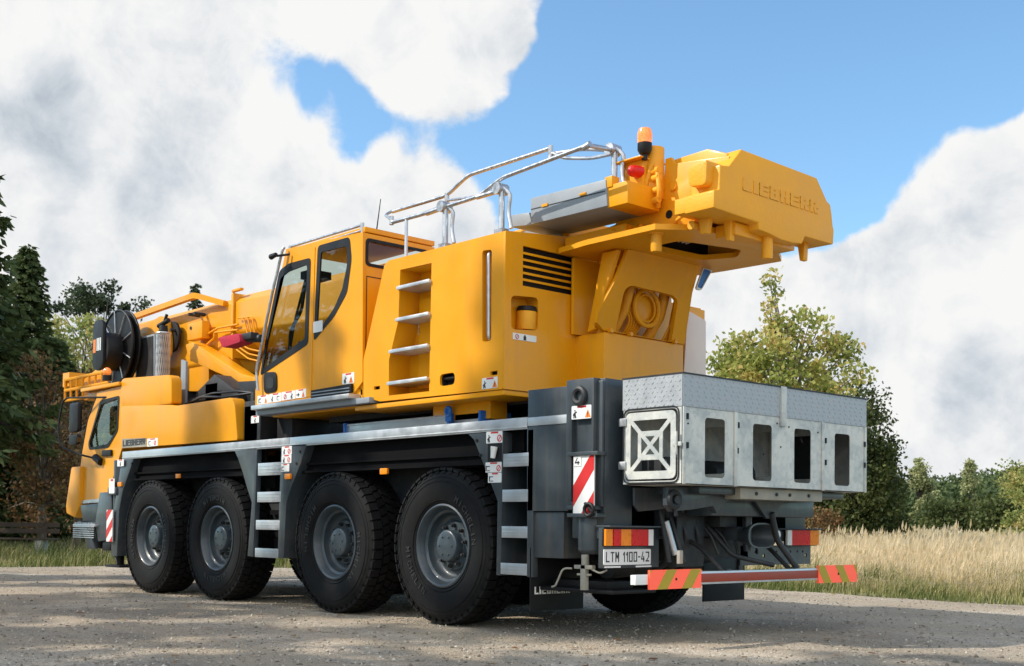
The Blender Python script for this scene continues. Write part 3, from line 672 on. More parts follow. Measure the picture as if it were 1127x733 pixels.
# panel seams, straps and rivets on the rear face
def f(b):
    for px in ([(0.775,1.567),(1.944,1.486)]):
        b.box(BX1 + .0005, BX1 + .012, px[0] - .018, px[0] + .018, BZ0 + .0, zs_)
    y = ([(1.379,1.746)])[0][0]; b.box(BX1 + .0005, BX1 + .02, y - .035, y + .035, zs_ - .07, BZ1 + .008)
    b.box(BX1 + .0005, BX1 + .01, BY0, BY0 + .03, BZ0, zs_); b.box(BX1 + .0005, BX1 + .01, BY1 - .03, BY1, BZ0, zs_)
sub('seam_strap', 'galv', basket, f, each=True, bevel=.003)
def f(b):
    for y, z in [(0.205,1.679),(0.207,1.469),(0.807,1.652),(0.798,1.458),(1.983,1.6),(1.984,1.42),(2.578,1.601),(2.579,1.422)]: b.box(BX1 + .001, BX1 + .014, y - .008, y + .008, z - .022, z + .022)
    for y, z in [(1.309,1.698),(1.132,1.447),(1.36,1.515),(0.216,1.627),(1.877,1.661),(1.469,1.68)]: b.tube([(BX1, y, z), (BX1 + .006, y, z)], .007, 6)
sub('fastener', 'dark', basket, f, each=True)
# chequer plate upper band: raised oval studs on a plate
def chequer(b, axis, c, side, a0, a1, z0, z1):
    b.prism(rect(a0, a1, z0, z1), axis, c, c + side * .004)
    rows = 7; dz = (z1 - z0 - .03) / (rows - 1); n = int((a1 - a0 - .03) / .040)
    for r in range(rows):
        for k in range(n):
            a = a0 + .02 + (a1 - a0 - .04) * (k + .5 * (r % 2)) / max(n - .5, 1); z = z0 + .015 + r * dz
            if a > a1 - .015: continue
            s = 1 if (k + r) % 2 else -1; L_, w_ = .0155, .0065
            d = Vector((1, s)).normalized() * L_; e = Vector((-s, 1)).normalized() * w_
            P = [(a + d.x, z + d.y), (a + e.x, z + e.y), (a - d.x, z - d.y), (a - e.x, z - e.y)]
            o = len(b.v); f0 = c + side * .004
            b.add([to3(axis, f0, p) for p in P] + [to3(axis, f0 + side * .004, (a + (p[0] - a) * .35, z + (p[1] - z) * .35)) for p in P], [(0, 1, 5, 4), (1, 2, 6, 5), (2, 3, 7, 6), (3, 0, 4, 7), (4, 5, 6, 7)])
b = MB(); chequer(b, 'x', BX1 + .001, 1, BY0, BY1, zs_ + .002, BZ1); chequer(b, 'y', BY0 - .001, -1, BX0, BX1, zs_ + .002, BZ1)
b.box(BX0, BX1, BY0, BY1, BZ1 - .004, BZ1); b.build('chequer_plate', 'chequer', basket)
sub('top_edge', 'dark', basket, lambda b: (b.box(BX0 - .004, BX1 + .012, BY0 - .01, BY0 + .01, BZ1 + .001, BZ1 + .011), b.box(BX1 - .008, BX1 + .012, BY0 + .0105, BY1 + .005, BZ1 + .001, BZ1 + .011)))
# lower rail and brackets
(r0, rz1), (r1, rz0) = [(0.933,1.185),(2.047,1.13)]
b = MB(); b.box(2.30, 2.5, r0, r1, BZ0 - .09, BZ0 - .004); b.build('basket_rail', 'cream', basket, bevel=.004)
sub('rail_bolt', 'dark', basket, each=True, fn= lambda b: [b.tube([(2.5, r0 + (r1 - r0) * t, BZ0 - .045), (2.51, r0 + (r1 - r0) * t, BZ0 - .045)], .014, 8) for t in (.18, .42, .58, .82)])
P = [(0.253,1.171),(1.11,1.189),(1.099,1.124),(0.904,1.056),(0.837,0.984),(0.792,1.04),(0.518,1.007),(0.307,0.99),(0.255,1.036)]
b = MB(); b.prism(P, 'x', 2.30, 2.35); b.prism([(p[0], p[1]) for p in P], 'x', 2.0, 2.02)
b.build('basket_bracket', 'slate', basket, bevel=.004)
P = [(2.109,1.216),(2.123,1.14),(1.794,1.088),(1.655,0.952),(1.567,0.951),(1.417,1.087),(1.001,1.092),(1.0,1.184)]
b = MB(); b.prism(P, 'x', 2.26, 2.29); b.build('basket_bracket', 'slate', basket, bevel=.004)
b = MB(); b.box(1.95, 2.45, .5, 2.45, BZ0 - .06, BZ0 - .005); b.box(1.9, 2.25, .9, 2.3, BZ0 - .22, BZ0 - .06); b.build('basket_carrier', 'slate', basket, bevel=.01)
cc = ([(0.305,1.078)])[0]
sub('lashing_eye', 'dark', crane, lambda b: (b.torus((2.37, cc[0], cc[1]), .055, .022, 'x'), b.tube([(2.34, cc[0], cc[1]), (2.40, cc[0], cc[1])], .03), b.tube([(2.37, cc[0], cc[1] - .02), (2.37, cc[0] + .02, cc[1] - .12)], .014)))

# ------------------------------------------------------------------ superstructure
SY0, SY1 = .05, 2.70; BXR = .755
# turntable and lower frame
sub('turntable', 'dark', crane, lambda b: (b.lathe([(.0, 1.745), (.80, 1.745), (.80, 1.86), (.70, 1.87), (.70, 1.96), (.0, 1.96)], 'z', (-.85, 1.375, 0), 48), b.box(-2.5, .9, .5, 2.25, 1.93, 1.99)))
def f(b):
    b.box(-1.4, .74, .06, 2.69, 1.955, 2.0); b.box(-3.0, -1.4, .12, 1.0, 1.99, 2.03)
    b.box(-.5, .3, .3, .5, 1.80, 1.96)
sub('slewing_platform', 'yellow', crane, f, bevel=.01)
# engine cover, left side body with built in ladder
side = [(-0.695,3.322),(0.768,3.319),(0.762,2.002),(-0.982,2.017),(-1.246,2.079),(-1.254,2.433),(-0.939,3.288),(-0.869,3.324)]
lad = [(-0.692,3.209),(-0.231,3.202),(-0.243,2.057),(-0.844,2.062),(-0.848,2.394),(-0.711,2.745)]
slot = rnd_poly([(0.458,3.2),(0.58,3.19),(0.587,2.42),(0.471,2.422)], .03)
oval = rnd_poly([(-0.095,2.194),(0.111,2.197),(0.113,2.091),(-0.093,2.087)], .045, 5)
sm1 = [(0.579,2.161),(0.669,2.162),(0.668,2.128),(0.58,2.127)]; sm2 = [(-1.079,2.164),(-0.985,2.165),(-0.984,2.132),(-1.078,2.132)]
x_end = BXR
side[1] = (BXR - .012, side[1][1]); side[2] = (BXR - .012, side[2][1])
RYR = 1.15
def topslope(x, y, z): return (x, y, z + (.1 * (y - .05) if z > 3.2 else 0))
b = MB(); b.plate(side, [lad, slot, oval, sm1, sm2], 'y', SY0, SY0 + .025)
body = b.build('engine_cover', 'yellow', crane, sharp=25)
n = len(side)
b = MB(); b.mi = 0
vs = [(p[0], SY0 + .024, p[1]) for p in side] + [(p[0], RYR, p[1]) for p in side]
b.add(vs, [(i, (i + 1) % n, n + (i + 1) % n, n + i) for i in range(n) if i not in (1, 3)] + [tuple(range(n, 2 * n))]); b.xf(topslope); b.build('cover_shell', 'yellow', body)
def recess(poly, depth, axis, c, nm='recess', m='yellow'):
    b = MB(); k = len(poly); s = 1 if axis == 'y' else -1
    b.add([to3(axis, c + s * .024, p) for p in poly] + [to3(axis, c + s * depth, p) for p in poly], [(i, (i + 1) % k, k + (i + 1) % k, k + i) for i in range(k)] + [tuple(range(k, 2 * k))])
    return b.build(nm, m, body)
recess(lad, .24, 'y', SY0); recess(slot, .09, 'y', SY0); recess(oval, .09, 'y', SY0, m='dark'); recess(sm1, .05, 'y', SY0, m='black'); recess(sm2, .05, 'y', SY0, m='black')
def f(b):
    x0 = side[0][0]; 
    b.prism([(lad[0][0] + .03, lad[3][1] + .06), (lad[2][0] - .22, lad[3][1] + .06), (lad[2][0] - .22, lad[0][1] - .25), (lad[0][0] + .03, lad[0][1] - .25)], 'y', SY0 + .20, SY0 + .236)
sub('recess_panel', 'yellow', body, f, bevel=.01)
for (q0, q1) in zip([(-0.702,3.021),(-0.712,2.731),(-0.807,2.447),(-0.832,2.154)], [(-0.228,3.039),(-0.235,2.744),(-0.242,2.461),(-0.245,2.166)]):
    z = (q0[1] + q1[1]) / 2; b = MB(); b.box(q0[0] - .01, q1[0] + .0, SY0 - .03, SY0 + .23, z - .006, z + .022)
    for k in range(5): b.box(q0[0], q1[0] - .01, SY0 - .02 + k * .045, SY0 - .01 + k * .045, z + .0221, z + .028)
    b.build('step', 'alu', body, bevel=.004)
p = [(0.53,3.171),(0.543,2.44)]; b = MB(); b.bend([(p[0][0], SY0 + .085, p[0][1]), (p[0][0], SY0 + .01, p[0][1]), (p[1][0], SY0 + .01, p[1][1]), (p[1][0], SY0 + .085, p[1][1])], .016, 12, .03); b.build('grab_handle', 'steel', body)
b = MB(); b.tube([(oval[0][0] - .0, SY0 + .05, (oval[0][1] + oval[10][1]) / 2), (oval[6][0], SY0 + .05, (oval[0][1] + oval[10][1]) / 2)], .02); b.build('latch', 'black', body)
p0, p1 = [(0.477,2.112),(0.674,2.019)]; sticker(body, 'y', SY0 - .0005, p0, p1, ['man', None, 'tri'])
p0, p1 = [(-0.717,2.738),(-0.538,2.637)]; sticker(body, 'y', SY0 + .238, p0, p1, ['bars', 'man'])
p0, p1 = [(-0.694,2.642),(-0.537,2.557)]; sticker(body, 'y', SY0 + .238, p0, p1, ['bars', None])
# rear wall with louvres and filler recess
(va, vz1), (vb, vz0) = [(0.246,3.225),(0.878,2.889)]
fil = rnd_poly([(0.115,2.789),(0.429,2.812),(0.431,2.53),(0.12,2.506)], .05, 5)
rear = [(SY0, side[2][1]), (RYR, side[2][1]), (RYR, side[1][1] + .1 * (RYR - .05)), (SY0, side[1][1])]
b = MB(); b.plate(rear, [rect(va, vb, vz0, vz1), fil], 'x', BXR - .022, BXR); rw = b.build('rear_wall', 'yellow', body)
recess(fil, .14, 'x', BXR)
nS = 6; hS = (vz1 - vz0) / (nS + .12)
vb_ = MB(); vb_.box(BXR - .045, BXR - .035, va + .0005, vb - .0005, vz0 + .0005, vz1 - .0005); vb_.build('vent_backing', 'black', rw)
def shear(x, y, z): return (x, y, z)
for k in range(nS - 1):
    z = vz0 + (k + 1) * (vz1 - vz0) / nS + .0
    b = MB(); b.prism([(BXR - .006, z - .013), (BXR - .028, z - .002), (BXR - .028, z + .006), (BXR - .006, z + .009)], 'y', va + .0005, vb - .0005)
    b.build('louvre', 'yellow', rw, bevel=.003)
b = MB(); mz = (vz0 + vz1) / 2
fc = ([(0.342,2.675)])[0]
b = MB(); b.tube([(BXR - .08, fc[0] + .02, fc[1] - .14), (BXR - .07, fc[0] + .02, fc[1] + .02)], [.085, .085], 20); b.build('filler_neck', 'cast_yellow', rw, bevel=.01)
b = MB(); b.tube([(BXR - .07, fc[0] + .02, fc[1] + .02), (BXR - .068, fc[0] + .02, fc[1] + .06)], [.09, .08], 20); b.build('filler_cap', 'black', rw, bevel=.01)
p0, p1 = [(0.139,2.48),(0.408,2.426)]; sticker(rw, 'x', BXR + .0005, p0, p1, ['ring', 'can', None], side=1, redbar=False)
# corner post seam
sub('corner_trim', 'yellow', body, lambda b: b.box(BXR - .03, BXR - .001, SY0 - .004, SY0 + .02, side[2][1] + .004, side[1][1] - .002), bevel=.006)
# right hand body (counter side)
b = MB(); n = len(side)
b.box(-1.1, BXR - .02, 2.0, SY1, 2.0, 3.0); b.box(-1.1, BXR - .05, 2.05, SY1 - .02, 3.0, 3.02); b.build('right_body', 'yellow', crane, bevel=.02)
b = MB(); b.prism(rnd_poly([(2.407,2.954),(2.476,2.945),(2.685,2.892),(2.693,2.252),(2.348,2.222)], .02), 'x', .745, .76); b.build('side_cover_glare', 'glare_panel', crane, bevel=.004)  # plate added over the right body, glare put into its colour
b = MB(); b.box(BXR - .02, BXR + .003, RYR - .002, RYR + .014, 2.02, 3.43); b.build('seam', 'dark', rw)
# centre ballast block under the tail
b = MB(); b.box(.70, 1.10, .885, 1.935, 1.92, 2.535); b.build('lower_tail_panel', 'yellow', crane, bevel=.012)
def f(b):
    b.box(.2, .66, 1.16, 1.98, 2.0, 3.3)
sub('superstructure_frame', 'yellow', crane, f, bevel=.01)
# inclined rear bracket plate with window and hoses
kk = .36
def tilt(x, y, z): return (x + kk * (z - 2.58), y, z)
out = [(0.926,3.212),(1.876,3.226),(1.875,2.989),(1.963,2.547),(0.885,2.55),(0.782,2.602),(0.767,2.686),(0.877,2.975)]
hol = rnd_poly([(1.07,2.944),(1.626,2.935),(1.716,2.898),(1.778,2.551),(1.027,2.556),(1.007,2.896)], .04)
b = MB(); b.plate(out, [hol], 'x', 1.06, 1.10); b.xf(tilt); br = b.build('tail_bracket', 'yellow', crane)
def f(b):
    yl = min(p[0] for p in out) ; yr_ = max(p[0] for p in out)
    for y in (yl + .06, yr_ - .12):
        b.prism([(.95, 2.54), (1.03, 2.56), (1.29, 3.20), (1.12, 3.20)], 'y', y, y + .05)
    b.box(.77, .80, yl + .04, 2.12, 2.54, 3.21)
sub('bracket_side', 'yellow', br, f, bevel=.006)
hy = (min(p[0] for p in hol) + max(p[0] for p in hol)) / 2
def f(b):
    for y, w in ((hy - .30, .035), (hy - .17, .045), (hy + .30, .05)): b.tube([(.86, y - .05, 2.5), (1.0, y + .02, 2.78), (1.08, y + .05, 3.1)], w, 14)
    b.torus((1.06, hy + .08, 2.82), .16, .022, 'x'); b.torus((1.05, hy + .08, 2.82), .12, .012, 'x')
    b.tube([(.95, hy + .08, 2.82), (1.02, hy + .08, 2.82)], .14, 24)
sub('hydraulic_pipe', 'yellow', br, f)
def f(b):
    for k in range(6): b.bend([(.9, hy - .1 + .03 * k, 2.55), (1.02, hy - .12 + .03 * k + .05, 2.7), (1.0, hy - .2 + .05 * k, 2.85), (.9, hy - .2 + .06 * k, 3.1)], .011, 8, .1)
    for k in range(3): b.bend([(1.0, hy + .36 + .03 * k, 2.56), (1.1, hy + .40 + .03 * k, 2.75), (1.14, hy + .43 + .02 * k, 3.0)], .012, 8, .1)
sub('hose', 'yellow', br, f)
sub('bolt', 'yellow', br, lambda b: [b.tube([(1.09, y, 2.55), (1.13, y, 2.55)], .02, 6) for y in (.95, 1.2, 1.8)])
# tail frame: left and right cheek plates, top cover, bottom plate with opening
TY0, TY1 = .84, 1.91
cheek = [(1.043,3.342),(1.387,3.406),(1.674,3.654),(1.79,3.63),(1.836,3.813),(1.893,3.808),(1.913,3.723),(2.298,3.57),(2.3,3.342),(2.23,3.183),(1.731,3.318),(1.49,3.266),(1.118,3.283)]
cheek = [(.60, 3.35), (1.25, 3.42), (1.55, 3.62), (1.70, 3.62), (1.78, 3.62), (1.80, 3.86), (1.86, 3.86), (1.90, 3.80), (2.44, 3.74), (2.44, 3.32), (2.195, 3.263), (1.55, 3.263), (1.25, 3.263), (.65, 3.263)]
for y in (TY0, TY1 - .03):
    b = MB(); b.prism(cheek, 'y', y, y + .03); ck = b.build('cheek_plate', 'yellow', crane, bevel=.004)
    if y == TY0:
        p = ([(1.845,3.398)])[0]; c2 = MB(); c2.tube([(p[0], y - .003, p[1]), (p[0], y + .01, p[1])], .035, 16); c2.build('pin_hole', 'black', ck)
        for qx, qz in [(1.983,3.255),(1.895,3.609)]: c2 = MB(); c2.tube([(qx, y - .02, qz), (qx, y + .01, qz)], .03, 8); c2.build('bolt', 'yellow', ck)
b = MB(); b.prism([(1.72, 3.40), (1.86, 3.85), (2.2, 3.86), (2.40, 3.78), (2.44, 3.32), (2.1, 3.3)], 'y', TY0 + .031, TY1 - .031); b.build('tail_cover', 'yellow', crane, bevel=.02)
bot = [(.80, .62), (1.2, .57), (1.93, .57), (2.12, .80), (2.2, 1.05), (2.2, 1.70), (2.12, 1.95), (1.96, 2.22), (1.37, 2.20), (.80, 2.15)]
opn = rnd_poly([(1.82, 1.0), (1.98, 1.62), (1.78, 1.82), (1.50, 1.70), (1.46, 1.12), (1.62, 1.0)], .06)
b = MB(); b.box(1.42, 2.18, .875, 1.875, 3.40, 3.44); b.box(1.38, 1.42, .875, 1.875, 3.263, 3.44); b.build('tail_tray', 'black', crane)
b = MB(); b.plate(bot, [opn], 'z', 3.215, 3.26); btm = b.build('tail_bottom_plate', 'yellow', crane)
sub('rope_winch', 'black', crane, lambda b: (b.tube([(1.8, .95, 3.58), (1.8, 1.8, 3.58)], .12, 28), b.tube([(1.8, .95, 3.58), (1.8, .98, 3.58)], .14, 28)))
sub('rope', 'alu', crane, lambda b: [b.tube([(1.9 - .02 * k, 1.15 + .05 * k, 3.30), (1.6, 1.2 + .05 * k, 3.29)], .01, 6) for k in range(4)])
def f(b):
    b.tube([(2.26, .26 + .34, 3.12), (2.26, .60, 3.12)], .05)
for (px, x, y, z1, z0, r) in ((0, 1.84, .69, 3.225, 3.07, .045), (1, 2.42, 1.37, 3.24, 3.03, .045)):
    b = MB(); b.tube([(x, y, z1 + .05), (x, y, z1), (x, y, z1 - .02), (x, y, z1 - .02), (x, y, z0 + .02), (x, y, z0)], [r * 1.45, r * 1.45, r * 1.3, r, r, r * .9], 20); b.build('locating_pin', 'cast_yellow', crane)
# ballast slab with raised maker name
rp = [(.916, 3.80), (.765, 3.636), (.655, 3.622), (.652, 3.435), (.582, 3.418), (.578, 3.283), (1.146, 3.268), (1.150, 3.215), (1.30, 3.205), (1.45, 3.185), (1.60, 3.185), (1.74, 3.20), (1.78, 3.268), (2.195, 3.270), (2.205, 3.40), (2.19, 3.42), (2.172, 3.52), (2.15, 3.60), (2.098, 3.62), (1.945, 3.786)]
b = MB(); b.prism([(2.22, 3.0)] if False else rp, 'x', 2.22, 2.50)
def bx(x, y, z): return (x - (.10 * max(0, (z - 3.62)) / .18 if x > 2.4 else 0) + (.0), y, z)
ballast = b.build('ballast_block', 'cast_yellow', crane, bevel=.014, sharp=50)
(t0, tz1), (t1, tz1b) = [(0.936,3.584),(1.958,3.595)]; (_, tz0), (_, tz0b) = [(0.937,3.485),(1.959,3.486)]
b = MB(); block_text(b, 'LIEBHERR', (2.4995, t0, tz0), (0, 1, 0), (0, 0, 1), t1 - t0, tz1 - tz0, .0055, .40, narrow=.45, gap=.2); b.build('lettering', 'cast_yellow', ballast, bevel=0)
p0, p1 = [(2.255,3.662),(2.45,3.485)]
b = MB(); b.prism(rnd_poly([(p0[0], p1[1]), (p1[0] - .02, p1[1] - .02), (p1[0] - .01, p0[1] + .01), (p0[0], p0[1] - .02)], .05, 5), 'y', .57, .86); b.build('lifting_lug', 'cast_yellow', ballast, bevel=.02)
b = MB(); b.box(2.22, 2.46, .60, .66, 3.285, 3.42); b.prism([(2.1, 3.30), (2.24, 3.30), (2.24, 3.42), (2.1, 3.42)], 'y', .60, .9); b.build('ballast_foot', 'cast_yellow', ballast, bevel=.01)
for y in (.80, .98, 1.62, 1.98):
    b = MB(); b.prism([(2.30, 3.30), (2.38, 3.30), (2.37, 3.12), (2.33, 3.12)] if y in (.98, 1.98) else [(2.20, 3.28), (2.3, 3.28), (2.28, 3.16), (2.22, 3.16)], 'y', y - .03, y + .03); b.build('ballast_hook', 'cast_yellow', ballast, bevel=.008)
b = MB(); b.box(2.203, 2.40, .98, 1.78, 3.165, 3.262); b.build('ballast_carrier', 'yellow', crane, bevel=.01)
# cylinder column, bracket, beacon, red lamp, small fittings
c = ([(1.709,3.571)])[0]; ct = ([(1.705,3.956)])[0]
b = MB(); b.tube([(c[0], .80, c[1] - .04), (c[0], .80, ct[1])], .088, 28); b.build('rear_cylinder', 'cast_yellow', crane, bevel=.01)
c = ([(1.622,3.648)])[0]
b = MB(); b.box(c[0] - .12, c[0] + .10, .66, .90, c[1] - .1, c[1] + .19); b.box(c[0] - .16, c[0] + .12, .60, .92, c[1] + .19, c[1] + .205); b.build('lamp_bracket', 'yellow', crane, bevel=.008)
bc = ([(1.736,3.885)])[0]; bt = ([(1.733,4.088)])[0]
b = MB(); h = bt[1] - bc[1]
b.lathe([(.001, bc[1] - .06), (.03, bc[1] - .06), (.03, bc[1] - .02), (.055, bc[1] - .01), (.075, bc[1] + .02), (.075, bc[1] + .075), (.001, bc[1] + .075)], 'z', (bc[0], .66, 0), 24); b.xf(lambda x, y, z: (bc[0] + (x - bc[0]) * .78, .66 + (y - .66) * .78, z)); bcn = b.build('beacon', 'black', crane)
b = MB(); b.lathe([(.074, bc[1] + .075), (.077, bc[1] + .09), (.077, bt[1] - .05), (.062, bt[1] - .012), (.03, bt[1]), (.001, bt[1] + .003)], 'z', (bc[0], .66, 0), 24); 
for k in range(3): b.torus((bc[0], .66, bc[1] + .11 + .015 * k), .076, .003, 'z')
b.xf(lambda x, y, z: (bc[0] + (x - bc[0]) * .78, .66 + (y - .66) * .78, z)); b.build('beacon_lens', 'beacon', bcn)
c = ([(1.659,3.741)])[0]; b = MB(); b.sphere((c[0], .60, c[1]), .045); b.tube([(c[0], .60, c[1]), (c[0] + .03, .68, c[1])], .048, 16); b.build('tail_marker_lamp', 'redlens', crane)
def f(b):
    for z in (3.50, 3.58, 3.68, 3.74): b.tube([(1.72, .74, z), (1.84, .72, z)], .028, 12)
    b.bend([(1.74, .76, 3.45), (1.70, .70, 3.6), (1.76, .72, 3.8)], .02); b.bend([(1.80, .76, 3.45), (1.86, .70, 3.55), (1.82, .72, 3.72)], .018)
    b.box(2.02, 2.06, .80, .838, 3.36, 3.5); b.bend([(1.95, .8, 3.28), (2.0, .74, 3.3), (2.1, .74, 3.34)], .015); b.tube([(2.15, .8, 3.24), (2.15, .74, 3.24)], .035, 14)
sub('valve_fitting', 'cast_yellow', crane, f)
# grey walkway box on top and yellow end box
wp = [(0.39,3.479),(0.389,3.582),(0.633,3.563),(0.676,3.673),(1.553,3.656),(1.57,3.437),(0.68,3.446)]
b = MB(); b.prism([(p[0], p[1]) for p in [wp[3], wp[4], wp[5], wp[6]]], 'y', .40, .88); b.prism([wp[0], wp[1], wp[2], wp[6]], 'y', .42, .84)
wk = b.build('walkway_box', 'grey', crane, bevel=.008)
b = MB(); lz = (wp[3][1] * .55 + wp[6][1] * .45); lz2 = (wp[4][1] * .55 + wp[5][1] * .45); b.prism([(wp[3][0] + .01, lz), (wp[4][0] - .005, lz2), (wp[4][0] - .005, lz2 + .006), (wp[3][0] + .01, lz + .006)], 'y', .396, .401)
b.build('seam', 'dark', wk)
for x, z in [(0.857,3.576),(1.305,3.581)]: b = MB(); b.box(x - .035, x + .035, .39, .41, z - .01, z + .012); b.build('clip', 'yellow', wk)
yb_ = [(1.573,3.579),(2.034,3.402),(2.036,3.292),(1.575,3.44)]
b = MB(); b.box(wp[4][0] + .002, wp[4][0] + .22, .42, .80, wp[5][1] - .01, wp[5][1] + .17); b.box(wp[4][0] - .02, wp[4][0] + .06, .41, .5, wp[5][1] + .15, wp[5][1] + .24); b.build('yellow_end_box', 'yellow', crane, bevel=.006)
def f(b):
    for k in range(4): b.tube([(.9 + .15 * k, .9, 3.33), (1.4 + .1 * k, .7 + .04 * k, 3.34)], .018, 10)
    b.box(.8, 1.5, .70, .95, 3.24, 3.36)
sub('pipe_run', 'yellow', crane, f)
# central hood
b = MB(); b.box(-.95, .68, .86, 1.95, 3.2, 3.60); b.build('centre_hood', 'yellow', crane, bevel=.02)
b = MB(); b.box(-.10, .60, .845, .859, 3.40, 3.56); b.build('hood_panel', 'grey', crane)
# --- folded handrails
def f(b):
    y = .12
    b.bend([(-.93, y, 3.71), (-.90, y, 3.70), (-.474, y, 3.693), (.323, y, 3.704), (.614, y, 3.801), (1.614, y, 3.85)], .018, 12, .08)
    b.tube([(-.93, y, 3.68), (-.93, y, 3.76)], .022); b.tube([(1.58, y, 3.84), (1.65, y, 3.855)], .026)
def g(b):
    y = .4
    b.bend([(-1.296, y, 3.923), (-.456, y, 3.919), (-.159, y, 4.043), (.916, y, 4.049)], .018, 12, .08)
    b.bend([(-1.30, y, 3.93), (-1.28, .3, 3.87), (-.93, .13, 3.72)], .014); b.tube([(.916, y, 4.07), (.916, y, 3.95)], .022)
    b.bend([(.916, y, 4.0), (1.2, .5, 4.0), (1.46, .6, 3.95)], .016); b.bend([(.95, y, 4.0), (1.05, .42, 3.94), (1.3, .5, 3.9), (1.45, .58, 3.92)], .016)
    b.tube([(-.456, y, 3.86), (-.456, y, 3.94)], .022); b.tube([(-.45, y, 3.87), (.3, .13, 3.71)], .012)
sub('handrail', 'steel', crane, f); sub('handrail', 'steel', crane, g)
for (x, y, z0, z1) in ((-.129, .12, 3.33, 3.70), (.62, .12, 3.33, 3.71), (1.461, .6, 3.60, 3.96)):
    b = MB(); b.tube([(x, y, z0), (x, y, z1)], .026, 14); b.box(x - .05, x + .05, y - .04, y + .04, z0, z0 + .035); b.tube([(x - .02, y - .05, z1), (x - .02, y + .06, z1)], .05, 16)
    b.bend([(x + .02, y, z1), (x + .09, y + .02, z1 - .06), (x + .06, y + .02, z1 - .2), (x + .10, y + .02, z0 + .03)], .018); b.build('rail_post', 'steel', crane, bevel=0)
b = MB(); b.tube([(-.70, .12, 3.34), (-.70, .12, 3.69)], .016, 12); b.build('rail_post', 'alu', crane)
b = MB(); b.tube([(1.62, .12, 3.85), (1.46, .55, 3.95)], .02); b.tube([(.3, .12, 3.70), (.6, .12, 3.70)], .022); b.tube([(-.4, .12, 3.69), (-.12, .12, 3.70)], .024); b.build_each('rail_hinge', 'steel', crane)

# ------------------------------------------------------------------ operator cab on the superstructure
cab = [(-2.665,3.723),(-1.294,3.663),(-1.264,2.225),(-1.419,2.121),(-3.237,2.072),(-3.244,2.287)]
dw = rnd_poly([(-2.598,3.556),(-2.183,3.552),(-2.209,2.684),(-3.13,2.439),(-3.018,2.85),(-2.774,3.507)], .05, 4)
rwn = rnd_poly([(-2.063,3.654),(-1.511,3.65),(-1.474,3.427),(-1.543,3.115),(-1.756,2.91),(-2.115,2.702)], .05, 4)
b = MB(); b.plate(cab, [dw, rwn], 'y', .05, .075); ocab = b.build('operator_cab', 'yellow', crane)
ctop = cab[0][1]; 
def f(b):
    n = len(cab)
    xf, xr = cab[0][0], cab[1][0]
    b.box(xf + .05, xr - .001, .076, .93, cab[0][1] - .05, cab[0][1] - .001)     # roof
    b.box(cab[5][0] + .02, cab[2][0] - .03, .076, .93, cab[4][1] + .03, cab[4][1] + .09)   # floor
    # rear wall with window
    zt_ = cab[1][1]
    b.plate(rect(.076, .93, 2.05, zt_ - .002), [rnd_poly(rect(.10, .84, 3.36, 3.60), .04)], 'x', xr - .04, xr - .0015)
    # right side
    b.box(xf + .1, xr - .045, .905, .915, 2.1, 2.35)
    for (q0, q1) in (((cab[5][0] + .03, cab[5][1]), (xf + .03, ctop - .02)),): b.tube([(q0[0], .90, q0[1]), (q1[0], .90, q1[1])], .03)
    b.prism([(cab[5][0] + .002, cab[4][1] + .01), (cab[5][0] + .03, cab[4][1] + .01), (cab[5][0] + .06, 2.45), (cab[5][0] + .03, 2.45)], 'y', .076, .93)
    # lower body behind the cab side
sub('cab_shell', 'yellow', ocab, f, bevel=.004)
b = MB(); b.box(-2.4, -1.9, .35, .75, 2.15, 2.4); b.box(-2.0, -1.86, .35, .75, 2.35, 3.1); b.box(-1.98, -1.86, .45, .65, 3.1, 3.3); b.box(-2.7, -2.5, .4, .7, 2.1, 2.75); b.tube([(-2.45, .3, 2.5), (-2.35, .3, 2.75)], .03); b.build('driver_seat', 'black', ocab, bevel=.03)
def f(b):
    z = cab[0][1]
    b.bend([(-2.95, .22, 2.35), (-2.75, .22, 3.0), (-2.5, .2, 3.45)], .014); b.bend([(-2.93, .26, 2.3), (-2.8, .2, 2.9), (-2.62, .22, 3.1), (-2.55, .22, 3.4)], .018)
    b.box(-2.62, -2.42, .2, .45, 3.42, 3.50); b.box(-2.95, -1.3, .86, .89, 2.86, 2.90); b.bend([(-2.9, .15, 2.5), (-2.7, .15, 2.3), (-2.5, .15, 2.2)], .012)
    b.tube([(-2.9, .35, 2.5), (-2.5, .35, 2.62)], .03); b.box(-2.8, -2.55, .3, .5, 2.5, 2.8)
sub('cab_controls', 'black', ocab, f)
def frame(poly, parent, m='black', w=.030, y=.048, nm='window_frame'):
    c = Vector((sum(p[0] for p in poly) / len(poly), sum(p[1] for p in poly) / len(poly)))
    inn = [tuple(Vector(p) + (c - Vector(p)).normalized() * w) for p in poly]
    b = MB(); b.plate([tuple(Vector(p) - (c - Vector(p)).normalized() * .004) for p in poly], [inn], 'y', y - .004, y + .012); return b.build(nm, m, parent), inn
door = MB(); door.plate([(-2.638,3.702),(-2.112,3.652),(-2.148,2.15),(-3.195,2.123),(-3.206,2.275)], [dw], 'y', .043, .0495); od = door.build('door', 'yellow', ocab, bevel=0)
w1, i1 = frame(dw, od, w=.08, y=.042); b = MB(); b.add([(p[0], .060, p[1]) for p in dw], [tuple(range(len(dw)))]); b.build('window_glass', 'glass', od)
w2, i2 = frame(rwn, ocab, w=.085, y=.05); b = MB(); b.add([(p[0], .062, p[1]) for p in rwn], [tuple(range(len(rwn)))]); b.build('window_glass', 'glass', ocab)
b = MB(); b.add([(cab[1][0] - .018, p[0], p[1]) for p in rect(.10, .84, 3.36, 3.60)], [(0, 1, 2, 3)]); b.build('rear_window', 'glass', ocab)
